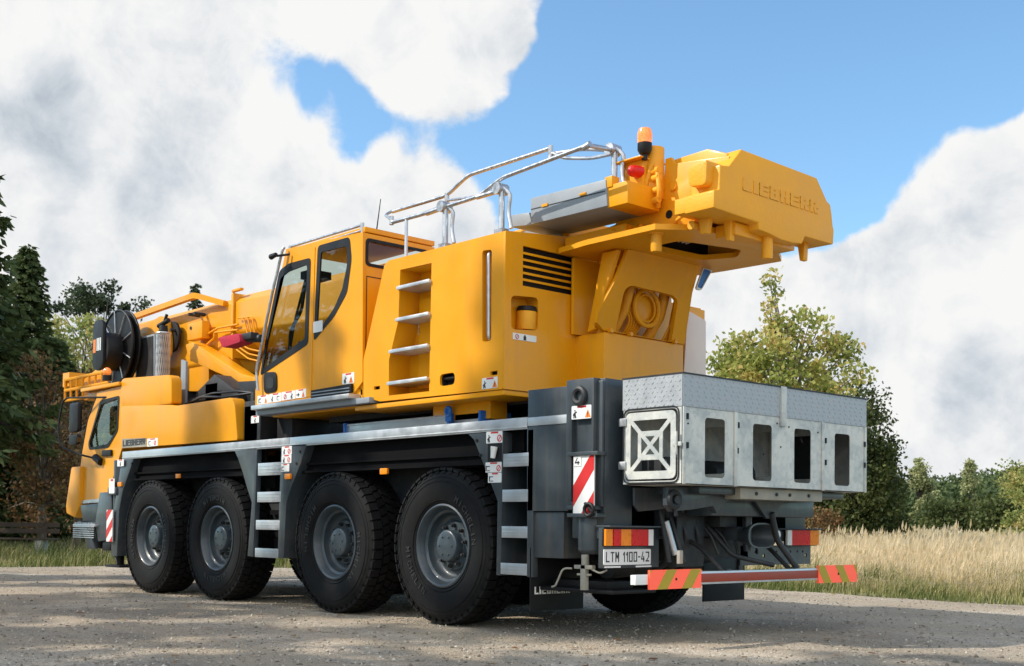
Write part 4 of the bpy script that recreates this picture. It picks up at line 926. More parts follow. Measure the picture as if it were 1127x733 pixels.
b = MB(); b.plate(rnd_poly(rect(.085, .855, 3.345, 3.615), .05), [rnd_poly(rect(.115, .825, 3.375, 3.585), .04)], 'x', cab[1][0] - .002, cab[1][0] + .004); b.build('window_frame', 'black', ocab)
b = MB(); b.plate(rect(.10, .88, 2.06, 3.25), [rect(.108, .872, 2.068, 3.242)], 'x', cab[1][0] - .001, cab[1][0] + .002); b.build('seam', 'dark', ocab)
# windscreen
q0, q1 = cab[5], cab[0]; b = MB(); b.add([(q0[0] + .02, .09, q0[1] + .15), (q1[0] + .02, .09, q1[1] - .03), (q1[0] + .02, .89, q1[1] - .03), (q0[0] + .02, .89, q0[1] + .15)], [(0, 1, 2, 3)]); b.build('windscreen', 'glass', ocab)
b = MB(); b.prism(rnd_poly([(-3.054,2.466),(-2.79,2.453),(-2.775,2.242),(-3.038,2.237)], .07, 6), 'y', .030, .0425); dh = b.build('door_handle', 'black', od, bevel=.008)
b = MB(); b.prism(rnd_poly([(-2.988,2.402),(-2.842,2.4),(-2.839,2.285),(-2.985,2.286)], .04, 4), 'y', .027, .0299); b.build('seam', 'dark', od)
P = [(-3.185,2.225),(-2.944,2.227),(-2.693,2.23),(-2.431,2.233),(-2.227,2.236),(-3.182,2.13),(-2.942,2.133),(-2.69,2.138),(-2.428,2.142),(-2.225,2.146)]
for k, g in enumerate((['bars', 'tri'], ['man', 'bars'], ['ring', 'man'], ['arrow', 'tri'])):
    sticker(od, 'y', .0428, (P[k][0] + .005, P[k][1]), (P[k + 1][0] - .005, P[k + 6][1]), g)
p0, p1 = [(-1.6,2.328),(-1.399,2.223)]; sticker(ocab, 'y', .0495, p0, p1, ['man', 'tri'])
p0, p1 = [(-2.12,2.895),(-1.953,2.784)]; sticker(ocab, 'y', .045, p0, p1, [None], redbar=False)
b = MB(); q = [(-2.11,2.202),(-1.414,2.216),(-1.412,2.132),(-2.107,2.115)]; b.prism(q, 'y', .02, .0495); b.build('sill_gap', 'black', ocab)
b = MB(); 
for t in (.3, .65): b.box(q[0][0] + .02, q[1][0] - .02, .012, .0195, q[3][1] + (q[0][1] - q[3][1]) * t, q[3][1] + (q[0][1] - q[3][1]) * t + .01)
b.build('sill_rail', 'grey', ocab)
# step plate under the cab
s = [(-3.143,2.106),(-1.332,2.114),(-1.331,2.074),(-3.142,2.057)]
b = MB(); zz_ = (s[0][1] + s[1][1]) / 2; b.box(s[0][0], s[1][0], -.06, .30, zz_ - .045, zz_); b.build('cab_step_plate', 'alu', ocab, bevel=.006)
b = MB(); b.box(s[0][0], s[1][0] + .25, .0, .95, zz_ - .10, zz_ - .046); b.build('cab_underframe', 'grey', ocab, bevel=.006)
# rails around the cab
g0 = [(-2.619,3.727),(-3.102,2.273),(-2.785,3.296)]; g1 = [(-2.652,3.745),(-1.347,3.74),(-2.563,3.692),(-1.376,3.666)]
b = MB(); b.bend([(g0[0][0], .0, g0[0][1]), (g0[0][0] - .02, -.01, g0[0][1] - .03), (g0[2][0], -.03, g0[2][1]), (g0[1][0] - .03, -.01, g0[1][1] + .2), (g0[1][0], 0, g0[1][1])], .016, 10, .1)
b.build('cab_grab_rail', 'steel', ocab)
b = MB(); b.tube([(g1[0][0], .08, g1[0][1]), (g1[1][0], .08, g1[0][1])], .014); b.tube([(g1[0][0] + .03, .06, g1[0][1] - .06), (g1[1][0], .06, g1[0][1] - .06)], .009)
b.tube([(g1[1][0], .08, g1[0][1] + .02), (g1[1][0], .08, g1[0][1] - .16)], .02); b.tube([(g1[0][0] + .02, .08, g1[0][1] + .01), (g1[0][0] + .02, .08, g1[0][1] - .12)], .018); b.build('roof_rail', 'steel', ocab)
b = MB(); c = ([(-2.665,3.623)])[0]; b.tube([(c[0] - .05, -.1, c[1]), (c[0] + .05, -.1, c[1] + .01)], [.03, .022]); b.tube([(c[0], -.1, c[1]), (c[0] + .12, .02, c[1] + .02)], .012); b.build('cab_lamp', 'black', ocab)
b = MB(); c = ([(-1.438,3.671)])[0]; t_ = ([(-1.356,4.041)])[0]; b.tube([(c[0], .3, c[1] - .03), (t_[0], .3, t_[1])], [.008, .004], 6); b.tube([(c[0], .3, c[1] - .05), (c[0], .3, c[1] + .06)], .016, 8); b.build('antenna', 'dark', ocab)
b = MB(); 
p = [(-3.7,2.888),(-3.25,2.883),(-3.209,2.786),(-3.596,2.762)]; 
b.prism(rnd_poly(p, .04), 'y', -.16, .0); bgm = b.build('covered_hook', 'crimson', crane, bevel=.03)
b = MB(); p = [(-3.336,2.834),(-3.015,2.819)]; b.tube([(p[0][0], -.08, p[0][1]), (p[1][0], -.02, p[1][1])], [.035, .045]); b.box(p[0][0], p[1][0] - .05, -.12, -.02, p[0][1] - .02, p[0][1] + .05); b.build('hook_arm', 'dark', crane, bevel=.01)

# ------------------------------------------------------------------ boom
BY_0, BY_1 = .92, 1.83
def octo(b, x0, x1, z0a, z1a, z0b, z1b, y0=BY_0, y1=BY_1, c=.12):
    def ring(x, z0, z1): return [(x, y0, z1 - c), (x, y0 + c, z1), (x, y1 - c, z1), (x, y1, z1 - c), (x, y1, z0 + 3 * c), (x, y1 - 2 * c, z0 + c * .6), (x, (y0 + y1) / 2, z0), (x, y0 + 2 * c, z0 + c * .6), (x, y0, z0 + 3 * c)]
    A, B = ring(x0, z0a, z1a), ring(x1, z0b, z1b); n = len(A)
    b.add(A + B, [tuple(range(n)), tuple(range(n, 2 * n))] + [(i, (i + 1) % n, n + (i + 1) % n, n + i) for i in range(n)])
b = MB(); octo(b, -5.3, .58, 2.95, 3.72, 2.75, 3.62, c=.1); boom = b.build('boom', 'yellow', crane, bevel=.02)
b = MB(); octo(b, -8.6, -5.3, 2.74, 3.72, 2.74, 3.71, y0=.97, y1=1.78, c=.07); b.build('boom_section', 'yellow', boom, bevel=.02)
def f(b):
    for x, w in ((-5.3, .04),):
        b.box(x - w, x + w, BY_0 - .015, BY_1 + .015, 2.92, 3.735)
sub('boom_collar', 'yellow', boom, f, bevel=.012)
x, z = ([(-5.271,3.763)])[0]
b = MB(); b.box(x - .015, x + .015, .89, .915, 2.9, 3.76); b.box(x - .015, x + .2, .88, .93, 3.745, 3.775); b.build('rope_guide', 'yellow', boom, bevel=.006)
# support gusset below the boom
gp = [(-6.171,3.16),(-5.976,3.175),(-4.73,2.658),(-4.309,2.568),(-4.305,2.438),(-4.684,2.533),(-6.065,2.948)]
b = MB(); b.prism(gp, 'y', .72, .92); b.build('boom_gusset', 'yellow', boom, bevel=.01)
g2 = [(-6.723,3.046),(-6.071,3.103),(-6.052,2.569),(-6.655,2.615)]
b = MB(); b.prism(g2, 'y', 1.0, 1.75); b.build('boom_support', 'yellow', crane, bevel=.01)
# pipes and fittings on the boom side
def f(b):
    A = [(-6.038,3.251),(-5.894,3.282),(-5.611,3.332),(-5.109,3.32)]; B = [(-5.889,3.153),(-5.701,3.214),(-5.704,3.284),(-5.107,3.252)]
    b.bend([(p[0], .88, p[1]) for p in A], .014); b.bend([(p[0], .88, p[1]) for p in B], .014)
    for k in range(3):
        Q = [(-5.112,3.399),(-4.979,3.383),(-4.865,3.236)]; b.bend([(Q[0][0] + k * .1, .88, Q[0][1] - .01 * k), (Q[1][0] + k * .1, .88, Q[1][1]), (Q[2][0] + k * .08, .89, Q[2][1] - .1)], .012)
        Q = [(-5.099,3.003),(-4.81,2.863),(-4.531,2.804)]; b.bend([(Q[0][0], .86, Q[0][1] + .05 * k), (Q[1][0], .86, Q[1][1] + .06 * k), (Q[2][0], .86, Q[2][1] + .06 * k)], .010)
sub('hydraulic_pipe', 'yellow', boom, f)
p0, p1 = [(-6.284,3.453),(-5.884,3.231)]
b = MB(); b.box(p0[0], p1[0], .80, .91, p1[1], p0[1]); b.build('valve_block', 'yellow', boom, bevel=.01)
b = MB()
for x, z in [(-6.235,3.572),(-6.087,3.566),(-6.179,3.387),(-6.737,3.426)]: b.tube([(x, .79, z), (x, .95, z)], .022, 12)
b.build('port', 'dark', boom)
# diagonal derrick bar over the boom
A = [(-8.031,3.727),(-6.299,3.788),(-6.101,3.803),(-5.663,3.675)]
b = MB(); b.bend([(A[0][0], .80, A[0][1]), (A[1][0], .80, A[1][1]), (A[2][0], .82, A[2][1]), (A[3][0] + .1, .95, A[3][1] - .03)], .05, 4, .05); b.build('derrick_bar', 'yellow', boom, bevel=0)
A = [(-7.394,3.644),(-7.122,3.674),(-6.852,3.58),(-6.788,3.279),(-6.938,3.061),(-7.896,3.499),(-8.134,3.603)]
b = MB(); b.prism(rnd_poly([(-8.133,3.577),(-7.174,3.618),(-7.04,3.652),(-6.879,3.608),(-6.788,3.279),(-6.807,3.086),(-7.151,3.02),(-7.275,3.43),(-8.009,3.408)], .06), 'y', .78, .86); b.build('boom_head_plate', 'yellow', boom, bevel=.01)
c = ([(-6.799,3.389)])[0]; b = MB(); b.tube([(c[0] - .05, .86, c[1] - .04), (c[0] - .05, .90, c[1] - .04)], .21, 32); b.build('rope_sheave', 'black', boom, bevel=.01)
# radiator box and silver exhaust guard on the carrier
q = [(-7.398,3.368),(-6.852,3.369),(-6.827,2.749),(-7.371,2.72)]
b = MB(); b.prism(q, 'y', .62, .70); b.build('radiator', 'grey', crane, bevel=.01)
b = MB(); b.prism([(q[0][0] + .03, q[0][1] - .03), (q[1][0] - .03, q[1][1] - .03), (q[2][0] - .03, q[2][1]), (q[3][0] + .03, q[3][1])], 'y', .612, .6195); b.build('radiator_mesh', 'dark', crane)
c = ([(-6.141,2.697)])[0]; t_ = ([(-6.15,3.266)])[0]
def f(b):
    n = 20; r = .085; H = t_[1] - c[1]
    for j in range(n):
        a = 2 * PI * j / n
        for s in (1, -1):
            b.tube([(c[0] + r * math.cos(a + s * t * .9), .40 + r * math.sin(a + s * t * .9), c[1] + H * t) for t in (0, .2, .4, .6, .8, 1)], .0045, 4, False)
    for z in (c[1], t_[1]): b.torus((c[0], .40, z), r, .012, 'z')
sub('exhaust_guard', 'mesh_silver', crane, f)
sub('exhaust_pipe', 'grey', crane, lambda b: (b.tube([(c[0], .40, c[1] - .3), (c[0], .40, t_[1] + .02)], .06, 16)))
sub('exhaust_cap', 'black', crane, lambda b: (b.tube([(c[0], .40, t_[1] + .03), (c[0], .40, t_[1] + .10)], [.06, .05], 16), b.tube([(c[0] - .1, .38, t_[1] + .10), (c[0] + .1, .42, t_[1] + .16)], .03, 10), b.tube([(c[0], .4, t_[1] + .12), (c[0] + .05, .42, t_[1] + .24)], .02)))
# dark machinery between the carrier body and the cab
def f(b):
    b.box(-6.4, -3.2, .9, 2.4, 1.75, 2.2); b.prism([(-5.432,2.467),(-4.981,2.653),(-4.408,2.391),(-4.404,2.242),(-5.473,2.312)], 'y', .5, 1.2)
    b.prism([(-4.59,2.543),(-3.81,2.501),(-4.163,2.244),(-4.581,2.261)], 'y', .6, 1.3); b.box(-5.6, -5.5, .4, .5, 1.8, 2.2)
    b.bend([(-5.3, .3, 2.3), (-4.9, .3, 2.36), (-4.4, .32, 2.32), (-3.9, .4, 2.34)], .016); b.bend([(-5.3, .35, 2.35), (-4.8, .38, 2.40), (-4.2, .38, 2.38), (-3.6, .5, 2.3)], .014)
    b.box(-3.65, -3.3, .15, .5, 1.75, 2.15); b.tube([(-3.5, .2, 1.8), (-3.5, .2, 2.3)], .05); b.box(-3.2, -2.9, .3, .8, 1.75, 2.0)
    b.box(-5.2, -4.9, .5, .8, 2.2, 2.55); b.box(-5.0, -4.8, .5, .7, 2.1, 2.45)
sub('carrier_machinery', 'dark', crane, f, bevel=.01)
b = MB(); b.prism([(-5.587,2.878),(-5.467,2.845),(-5.46,2.305),(-5.602,2.315)], 'y', .37, .40); b.build('support_post', 'grey', crane, bevel=.004)
p = [(-3.645,2.104),(-3.354,2.096),(-3.349,1.947),(-3.639,1.943)]; b = MB(); b.box(p[0][0], p[1][0], .15, .4, 1.75, p[0][1] + .1); b.build('valve_box', 'dark', crane, bevel=.01)
p0, p1 = [(-3.486,2.034),(-3.321,1.955)]; sticker(crane, 'y', .148, p0, p1, ['man'])
# stowed aluminium ladder and blue clamps on the deck
p = [(-1.827,1.865),(-0.229,1.86),(-0.228,1.803),(-1.826,1.801)]; x0_, x1_ = p[0][0], p[1][0]; zt_ = (p[0][1] + p[1][1]) / 2
b = MB(); b.box(x0_, x1_, .26, .30, 1.755, zt_); b.box(x0_, x1_, .55, .59, 1.755, zt_)
for k in range(int((x1_ - x0_ - .25) / .3) + 1): b.tube([(x0_ + .2 + k * .3, .28, 1.82), (x0_ + .2 + k * .3, .57, 1.82)], .02)
b.box(x0_, x1_, .253, .26, zt_ - .02, zt_ - .005); b.build('stowed_ladder', 'alu', crane, bevel=.004)
x2_ = ([(0.207,1.848)])[0][0]
b = MB(); b.box(x1_ + .05, x2_, .30, .55, 1.755, zt_ + .0); b.build('stowed_ladder', 'alu', crane, bevel=.004)
for xx in (x0_ - .03, x1_, x2_): b = MB(); b.box(xx, xx + .035, .24, .60, 1.755, zt_ + .01); b.build('blue_clamp', 'blue', crane, bevel=.006)
b = MB(); b.torus((x1_ + .03, .235, zt_ + .03), .035, .015); b.box(x1_ - .01, x1_ + .07, .235, .25, 1.80, zt_ + .05); b.build('blue_clamp', 'blue', crane)
# blue grey outrigger pads stacked on the far side of the deck
b = MB()
for k in range(3): b.box(-2.7, -1.9, .9, 1.1, 1.78 + k * .07, 1.82 + k * .07)
b.box(-2.35, -2.25, .88, .899, 1.76, 2.0); b.build('outrigger_pad', 'slate', crane, bevel=.004)

# ------------------------------------------------------------------ driver cab and front body
DX = .1
# body panels behind the driver cab
bp1 = [(-6.677,2.667),(-6.598,2.702),(-5.337,2.641),(-5.264,2.586),(-5.253,2.289),(-6.661,2.29)]; bp2 = [(-6.663,2.349),(-5.252,2.273),(-5.181,2.252),(-3.818,2.259),(-3.735,2.167),(-3.663,1.776),(-5.665,1.793),(-6.64,1.798)]
b = MB(); b.prism(rnd_poly(bp1, .04, 3), 'y', .086, .22); b.build('body_panel', 'yellow', crane, bevel=.02)
b = MB(); b.prism(rnd_poly(bp2, .04, 3), 'y', .082, .24); b.build('body_panel', 'yellow', crane, bevel=.02)
p = [(-6.588,1.923),(-5.9,1.903),(-5.896,1.796),(-6.583,1.806)]
b = MB(); b.prism(p, 'y', .079, .0845); nb2 = b.build('name_strip', 'cream', crane)
b = MB(); block_text(b, 'LIEBHERR', (p[3][0] + .02, .0788, p[3][1] + .018), (1, 0, 0), (0, 0, 1), p[1][0] - p[3][0] - .04, p[1][1] - p[2][1] - .03, .002, .34, narrow=.4, gap=.14); b.build('lettering', 'ink', nb2)
q = [(-5.874,1.891),(-5.591,1.889),(-5.587,1.794)]; sticker(crane, 'y', .084, (q[0][0], q[2][1]), (q[1][0], q[0][1]), ['bars', 'ring'])
# driver cab shell
dc = [(-7.428,2.582),(-6.661,2.613),(-6.64,1.798),(-6.844,1.499),(-7.025,1.206),(-7.304,1.119),(-7.969,1.105),(-7.932,1.613),(-7.88,1.797),(-7.706,2.233),(-7.455,2.535)]
dwin = rnd_poly([(-7.308,2.464),(-6.729,2.489),(-6.758,2.038),(-7.039,1.831),(-7.642,1.825),(-7.676,1.912)], .05)
fx = dc[6][0]
b = MB(); b.plate(dc, [dwin], 'y', .10, .13); dcab = b.build('driver_cab', 'yellow', crane)
def f(b):
    b.box(dc[1][0] - 1.15, dc[1][0] - .01, .131, W - .12, dc[1][1] - .08, dc[1][1] - .0)
    b.box(dc[1][0] - .04, dc[1][0] - .012, .131, W - .12, 1.6, dc[1][1] - .081)
    b.box(fx + .02, dc[1][0] - .05, .131, W - .12, 1.1, 1.16)
    b.plate(dc, [dwin], 'y', W - .12, W - .10)
    b.prism([(fx + .0, 1.12), (fx + .04, 1.12), (dc[7][0] + .04, dc[7][1] + .1), (dc[7][0], dc[7][1] + .1)], 'y', .131, W - .121)
sub('cab_shell', 'yellow', dcab, f, bevel=.006)
b = MB(); b.box(dc[1][0] - 1.2, dc[1][0], .05, .2, dc[1][1] + .002, dc[1][1] + .05); b.build('roof_edge', 'yellow', dcab, bevel=.01)
frame(dwin, dcab, w=.05, y=.098)
b = MB(); b.add([(p[0], .114, p[1]) for p in dwin], [tuple(range(len(dwin)))]); b.build('window_glass', 'glass', dcab)
b = MB(); b.add([(dc[8][0] + .02, .14, dc[8][1]), (dc[0][0] + .02, .14, dc[0][1] - .05), (dc[0][0] + .02, W - .14, dc[0][1] - .05), (dc[8][0] + .02, W - .14, dc[8][1])], [(0, 1, 2, 3)]); b.build('windscreen', 'glass', dcab)
P_ = [dc[0], dc[9], dc[8]]
b = MB(); b.bend([(P_[0][0] - .02, .115, P_[0][1] - .05), (P_[1][0] - .02, .115, P_[1][1]), (P_[2][0] - .02, .115, P_[2][1] + .02), (dc[7][0] - .02, .115, dc[7][1])], .022); b.build('screen_pillar', 'black', dcab)
b = MB(); b.box(-7.4, -6.9, .5, .95, 1.5, 1.65); b.box(-6.98, -6.85, .5, .95, 1.65, 2.35); b.tube([(-7.75, .7, 1.75), (-7.68, .7, 1.72)], .2, 24); b.build('driver_seat', 'black', dcab, bevel=.03)
b = MB(); q = [(-7.913,1.141),(-7.28,1.161),(-7.278,1.115),(-7.956,1.098)]; b.prism(q, 'y', .088, .0995); b.build('sill_trim', 'alu', dcab)
b = MB(); q = [(-7.289,1.798),(-7.005,1.775)]; b.prism(rnd_poly(rect(q[0][0] + .1, q[1][0] + .1, q[0][1] - .08, q[0][1] - .0), .02), 'y', .07, .0995); b.build('door_handle', 'black', dcab, bevel=.008)
# bumper and front corner
q = [(-8.132,1.604),(-7.811,1.607),(-7.846,1.054),(-7.975,0.905),(-8.273,0.967),(-8.294,1.068)]
b = MB(); b.prism(q, 'y', .05, W - .05); b.build('front_bumper', 'yellow', crane, bevel=.03)
# mirror with arms
q = [(-7.622,2.43),(-7.326,2.428),(-7.337,2.04),(-7.633,2.03)]; r_ = [(-7.601,2.004),(-7.335,2.004),(-7.358,1.873),(-7.624,1.86)]
b = MB(); b.prism(rnd_poly(q, .05), 'y', -.20, -.13); mr_ = b.build('wing_mirror', 'black', dcab, bevel=.03)
b = MB(); b.prism(rnd_poly(r_, .04), 'y', -.20, -.14); mw = b.build('wing_mirror', 'black', dcab, bevel=.03)
b = MB(); xr_ = max(p[0] for p in r_); b.box(xr_ + .001, xr_ + .004, -.195, -.145, r_[3][1] + .04, r_[0][1] - .04); b.build('mirror_glass', 'darkglass', mw)
A = [(-7.105,2.498),(-7.932,2.526),(-8.099,2.146),(-8.023,1.869),(-7.533,1.74),(-7.297,1.684)]
b = MB(); b.bend([(A[0][0], .12, A[0][1])] + [(p[0], -.15, p[1]) for p in A[1:4]] + [(A[4][0], -.05, A[4][1]), (A[5][0], .1, A[5][1])], .013, 10, .12); b.tube([(A[5][0] - .1, .08, A[5][1] + .03), (A[5][0] + .08, .08, A[5][1] - .04)], .05); b.build('mirror_arm', 'black', dcab)
# entry steps and front outrigger
q = [(-7.858,0.991),(-7.326,1.027),(-7.145,0.824),(-7.548,0.773)]
(ex0, ez1), (ex1, _), (ex2, ez0), _ = q
b = MB(); b.box(ex0, ex2, -.02, .35, ez0 - .03, ez0); 
for k in range(7): b.box(ex0 + .06 + k * (ex2 - ex0 - .1) / 7, ex0 + .09 + k * (ex2 - ex0 - .1) / 7, -.02, .35, ez0, ez0 + .02)
for k in range(6): b.box(ex0 + .02, ex2 - .02, -.026, -.0201, ez0 - .03 - k * .028, ez0 - .042 - k * .028)
b.box(ex0, ex2, .345, .35, ez0 - .2, ez0); b.build('entry_step', 'alu', crane, bevel=.003)
b = MB(); b.prism([(-7.821,0.844),(-7.671,0.869),(-7.311,0.691),(-7.187,0.503),(-7.418,0.497),(-7.543,0.664)], 'y', .0, .05); b.prism([(-7.107,1.24),(-6.745,1.247),(-6.718,0.63),(-7.135,0.599),(-7.232,0.848)], 'y', .02, .4); b.prism([(-7.826,1.078),(-7.24,1.1),(-7.284,0.812),(-7.692,0.784)], 'y', .06, .35); b.build('step_housing', 'slate', crane, bevel=.012)
b = MB(); b.prism([(-7.431,0.786),(-7.2,0.788),(-7.216,0.502),(-7.478,0.52)], 'y', .1, .3); b.prism([(-7.05,0.6),(-6.799,0.605),(-6.822,0.487),(-7.073,0.482)], 'y', .05, .3); b.box(-7.3, -6.5, .5, 1.2, .35, .9); b.build('front_underbody', 'black', crane, bevel=.01)
x0_, x1_ = ([(-6.753,0.792)])[0][0], ([(-6.576,0.794)])[0][0]; z0_, z1_ = ([(-6.677,0.607)])[0][1], ([(-6.695,1.013)])[0][1]
striped('warning_plate', x0_, x1_, z0_, z1_, -.035, crane, 1.8, slope=.9)
b = MB(); b.tube([((x0_ + x1_) / 2, .12, .5), ((x0_ + x1_) / 2, .12, 1.65)], .10, 20); b.box(x0_ - .08, x1_ + .12, .2, .45, .55, 1.62); b.box(x0_ - .02, x1_ + .06, -.02, .25, 1.2, 1.3); b.build('outrigger_jack', 'slate', crane, bevel=.008)
b = MB(); b.box(x0_ - .1, x1_ + .15, -.0, .35, .28, .31); b.tube([((x0_ + x1_) / 2, .12, .30), ((x0_ + x1_) / 2, .12, .52)], .05); b.bend([((x0_ + x1_) / 2, .05, .42), (x1_ + .05, 0, .40), (x1_ + .12, -.01, .32)], .012); b.build('foot_plate', 'black', crane, bevel=.005)
p = [(-6.725,1.411),(-6.562,1.407),(-6.554,1.222)]; sticker(crane, 'y', -.02, (p[0][0], p[2][1]), (p[1][0], p[0][1]), [None], redbar=True)
sticker(crane, 'y', -.02, *[(-6.492,1.648),(-6.304,1.562)], ['man'])
# --- hose reel in front of the boom
RY = .35
cx_, cz_ = ([(-7.632,3.249)])[0]; rr_ = .50
SPK = []
b = MB(); b.torus((cx_, RY + .1, cz_), rr_, .016, 'y', 56, 10); b.torus((cx_, RY + .20, cz_), rr_, .016, 'y', 56, 10)
for k in range(9):
    a = 2 * PI * k / 9 + .3
    for yy in (RY + .085,): SPK.append(([(cx_ + .16 * math.cos(a), yy, cz_ + .16 * math.sin(a)), (cx_ + rr_ * math.cos(a), yy, cz_ + rr_ * math.sin(a))], .008, 8))
reel = b.build('hose_reel', 'black', crane)
for pq, rq, nq in SPK: b = MB(); b.tube(pq, rq, nq); b.build('spoke', 'steel', reel)
b = MB(); b.lathe([(.0008, RY + .10), (.492, RY + .10), (.492, RY + .13), (.40, RY + .14), (.40, RY + .17), (.49, RY + .18), (.49, RY + .20), (.0008, RY + .20)], 'y', (cx_, 0, cz_), 56); b.build('reel_drum', 'black', reel)
b = MB(); b.tube([(cx_ , RY - .13, cz_ - .07), (cx_, RY + .09, cz_ - .07)], [.25, .26], 32); b.prism(rnd_poly([(cx_ - .17, cz_ - .30), (cx_, cz_ - .36), (cx_ + .17, cz_ - .30), (cx_ + .17, cz_ + .30), (cx_, cz_ + .36), (cx_ - .17, cz_ + .30)], .1, 5), 'y', RY - .17, RY - .12); b.xf(lambda x, y, z: (x, y, z - (.07 if y < RY - .11 else 0)) if False else (x, y, z)); b.build('reel_motor', 'black', reel, bevel=.015)
q = (cx_, cz_)
b = MB(); b.box(cx_ - .13, cx_ - .05, RY - .1755, RY - .1705, cz_ - .10, cz_ + .08); b.mi = 1
for k in range(3): b.box(cx_ - .02 + k * .05, cx_ + .01 + k * .05, RY - .175, RY - .1705, cz_ - .08, cz_ + .09)
b.build('maker_label', ['orange_print', 'sticker'], reel)
b = MB(); c = ([(-7.125,2.835)])[0]; b.tube([(c[0], .1, c[1] - .12), (c[0], .1, c[1] - .05)], .06, 16); bcn = b.build('beacon', 'black', crane)
b = MB(); b.sphere((c[0], .1, c[1]), .055, sz=1.0); b.build('beacon_lens', 'beacon', bcn)
b = MB(); b.tube([(cx_ + .1, RY + .2, cz_ - .5), (cx_ + .1, RY + .2, 2.4)], .05); b.tube([(cx_ - .2, RY + .2, cz_ - .45), (cx_ - .2, RY + .2, 2.4)], .05); b.box(cx_ - .1, cx_ + .3, RY + .42, RY + .5, 2.6, 3.0); b.box(-7.6, -6.6, .5, 2.2, 2.45, 2.62); b.build('reel_stand', 'dark', crane, bevel=.01)
# boom head with guard rails, reaching out beyond the driver cab
def f(b):
    x0, x1 = -10.75, -9.1
    for (y, z) in ((1.0, 2.77), (1.0, 2.93), (1.0, 3.10)): b.tube([(x0, y, z), (x1, y, z)], .025, 6)
    for k in range(8): b.tube([(x0 + k * .23, 1.0, 2.75), (x0 + k * .23, 1.0, 3.12)], .02, 6)
    b.box(x0 - .15, x0 + .1, 1.02, 1.7, 3.0, 3.22); b.prism([(x1, 2.85), (x0 + .5, 2.75), (x0 + .4, 3.05), (x1, 3.4)], 'y', 1.1, 1.65)
sub('boom_head', 'yellow', boom, f)
p = [(-7.969,2.47),(-7.791,2.458),(-7.841,2.261)]
# right side window of the far lamp seen under the tail: open roof hatch glass
q = [(1.861,3.013),(1.975,3.235),(2.106,3.23),(1.938,3.007)]
b = MB(); b.plate(rnd_poly(q, .03), [rnd_poly([tuple(Vector(p) * .82 + (Vector(q[0]) + Vector(q[1]) + Vector(q[2]) + Vector(q[3])) * .045) for p in q], .02)], 'x', 1.28, 1.30); wm = b.build('work_mirror', 'white', crane, bevel=.004)
b = MB(); b.prism([tuple(Vector(p) * .82 + (Vector(q[0]) + Vector(q[1]) + Vector(q[2]) + Vector(q[3])) * .045) for p in q], 'x', 1.285, 1.29); b.build('mirror_glass', 'blue', wm)
# ------------------------------------------------------------------ ground
def grid_sheet(name, xs, ys, zf, m):
    nx, ny = len(xs), len(ys); X, Y = np.meshgrid(xs, ys, indexing='ij'); Z = zf(X, Y)
    v = np.stack([X, Y, Z], -1).reshape(-1, 3); i = np.arange(nx * ny).reshape(nx, ny)
    q = np.stack([i[:-1, :-1], i[1:, :-1], i[1:, 1:], i[:-1, 1:]], -1).reshape(-1, 4)
    return arr_mesh(name, v, q, m, smooth=True)
def arr_mesh(name, v, q, m, parent=None, tint=None, smooth=False, mi=None):
    me = bpy.data.meshes.new(name); n, k = len(q), q.shape[1]
    me.vertices.add(len(v)); me.vertices.foreach_set('co', np.asarray(v, np.float32).ravel())
    me.loops.add(n * k); me.loops.foreach_set('vertex_index', np.asarray(q, np.int32).ravel())
    me.polygons.add(n); me.polygons.foreach_set('loop_start', np.arange(0, n * k, k, dtype=np.int32)); me.polygons.foreach_set('loop_total', np.full(n, k, np.int32))
    if smooth: me.polygons.foreach_set('use_smooth', np.ones(n, bool))
    for x in (m if isinstance(m, (list, tuple)) else [m]): me.materials.append(M[x] if isinstance(x, str) else x)
    me.update(calc_edges=True)
    if tint is not None:
        a = me.attributes.new('tint', 'FLOAT', 'FACE'); a.data.foreach_set('value', np.asarray(tint, np.float32))
    return link(name, me, parent)
def groundmat(name, c1, c2, c3, sc=1.5, rough=.9):
    m, nt, b = newmat(name); L = nt.links.new; g = N(nt, 'ShaderNodeNewGeometry')
    n = N(nt, 'ShaderNodeTexNoise'); n.inputs['Scale'].default_value = sc; n.inputs['Detail'].default_value = 9; L(g.outputs['Position'], n.inputs['Vector'])
    r = N(nt, 'ShaderNodeValToRGB'); r.color_ramp.elements[0].position = .35; r.color_ramp.elements[0].color = (*c1, 1); r.color_ramp.elements[1].position = .68; r.color_ramp.elements[1].color = (*c3, 1)
    e = r.color_ramp.elements.new(.5); e.color = (*c2, 1); L(n.outputs[0], r.inputs[0]); L(r.outputs[0], b.inputs['Base Color']); b.inputs['Roughness'].default_value = rough
    bp = N(nt, 'ShaderNodeBump'); bp.inputs['Distance'].default_value = .05; bp.inputs['Strength'].default_value = .6; n2 = N(nt, 'ShaderNodeTexNoise'); n2.inputs['Scale'].default_value = 12; n2.inputs['Detail'].default_value = 6
    L(g.outputs['Position'], n2.inputs['Vector']); L(n2.outputs[0], bp.inputs['Height']); L(bp.outputs[0], b.inputs['Normal']); return m
M['turf'] = groundmat('turf soil', (.035, .045, .016), (.10, .10, .04), (.20, .17, .08))
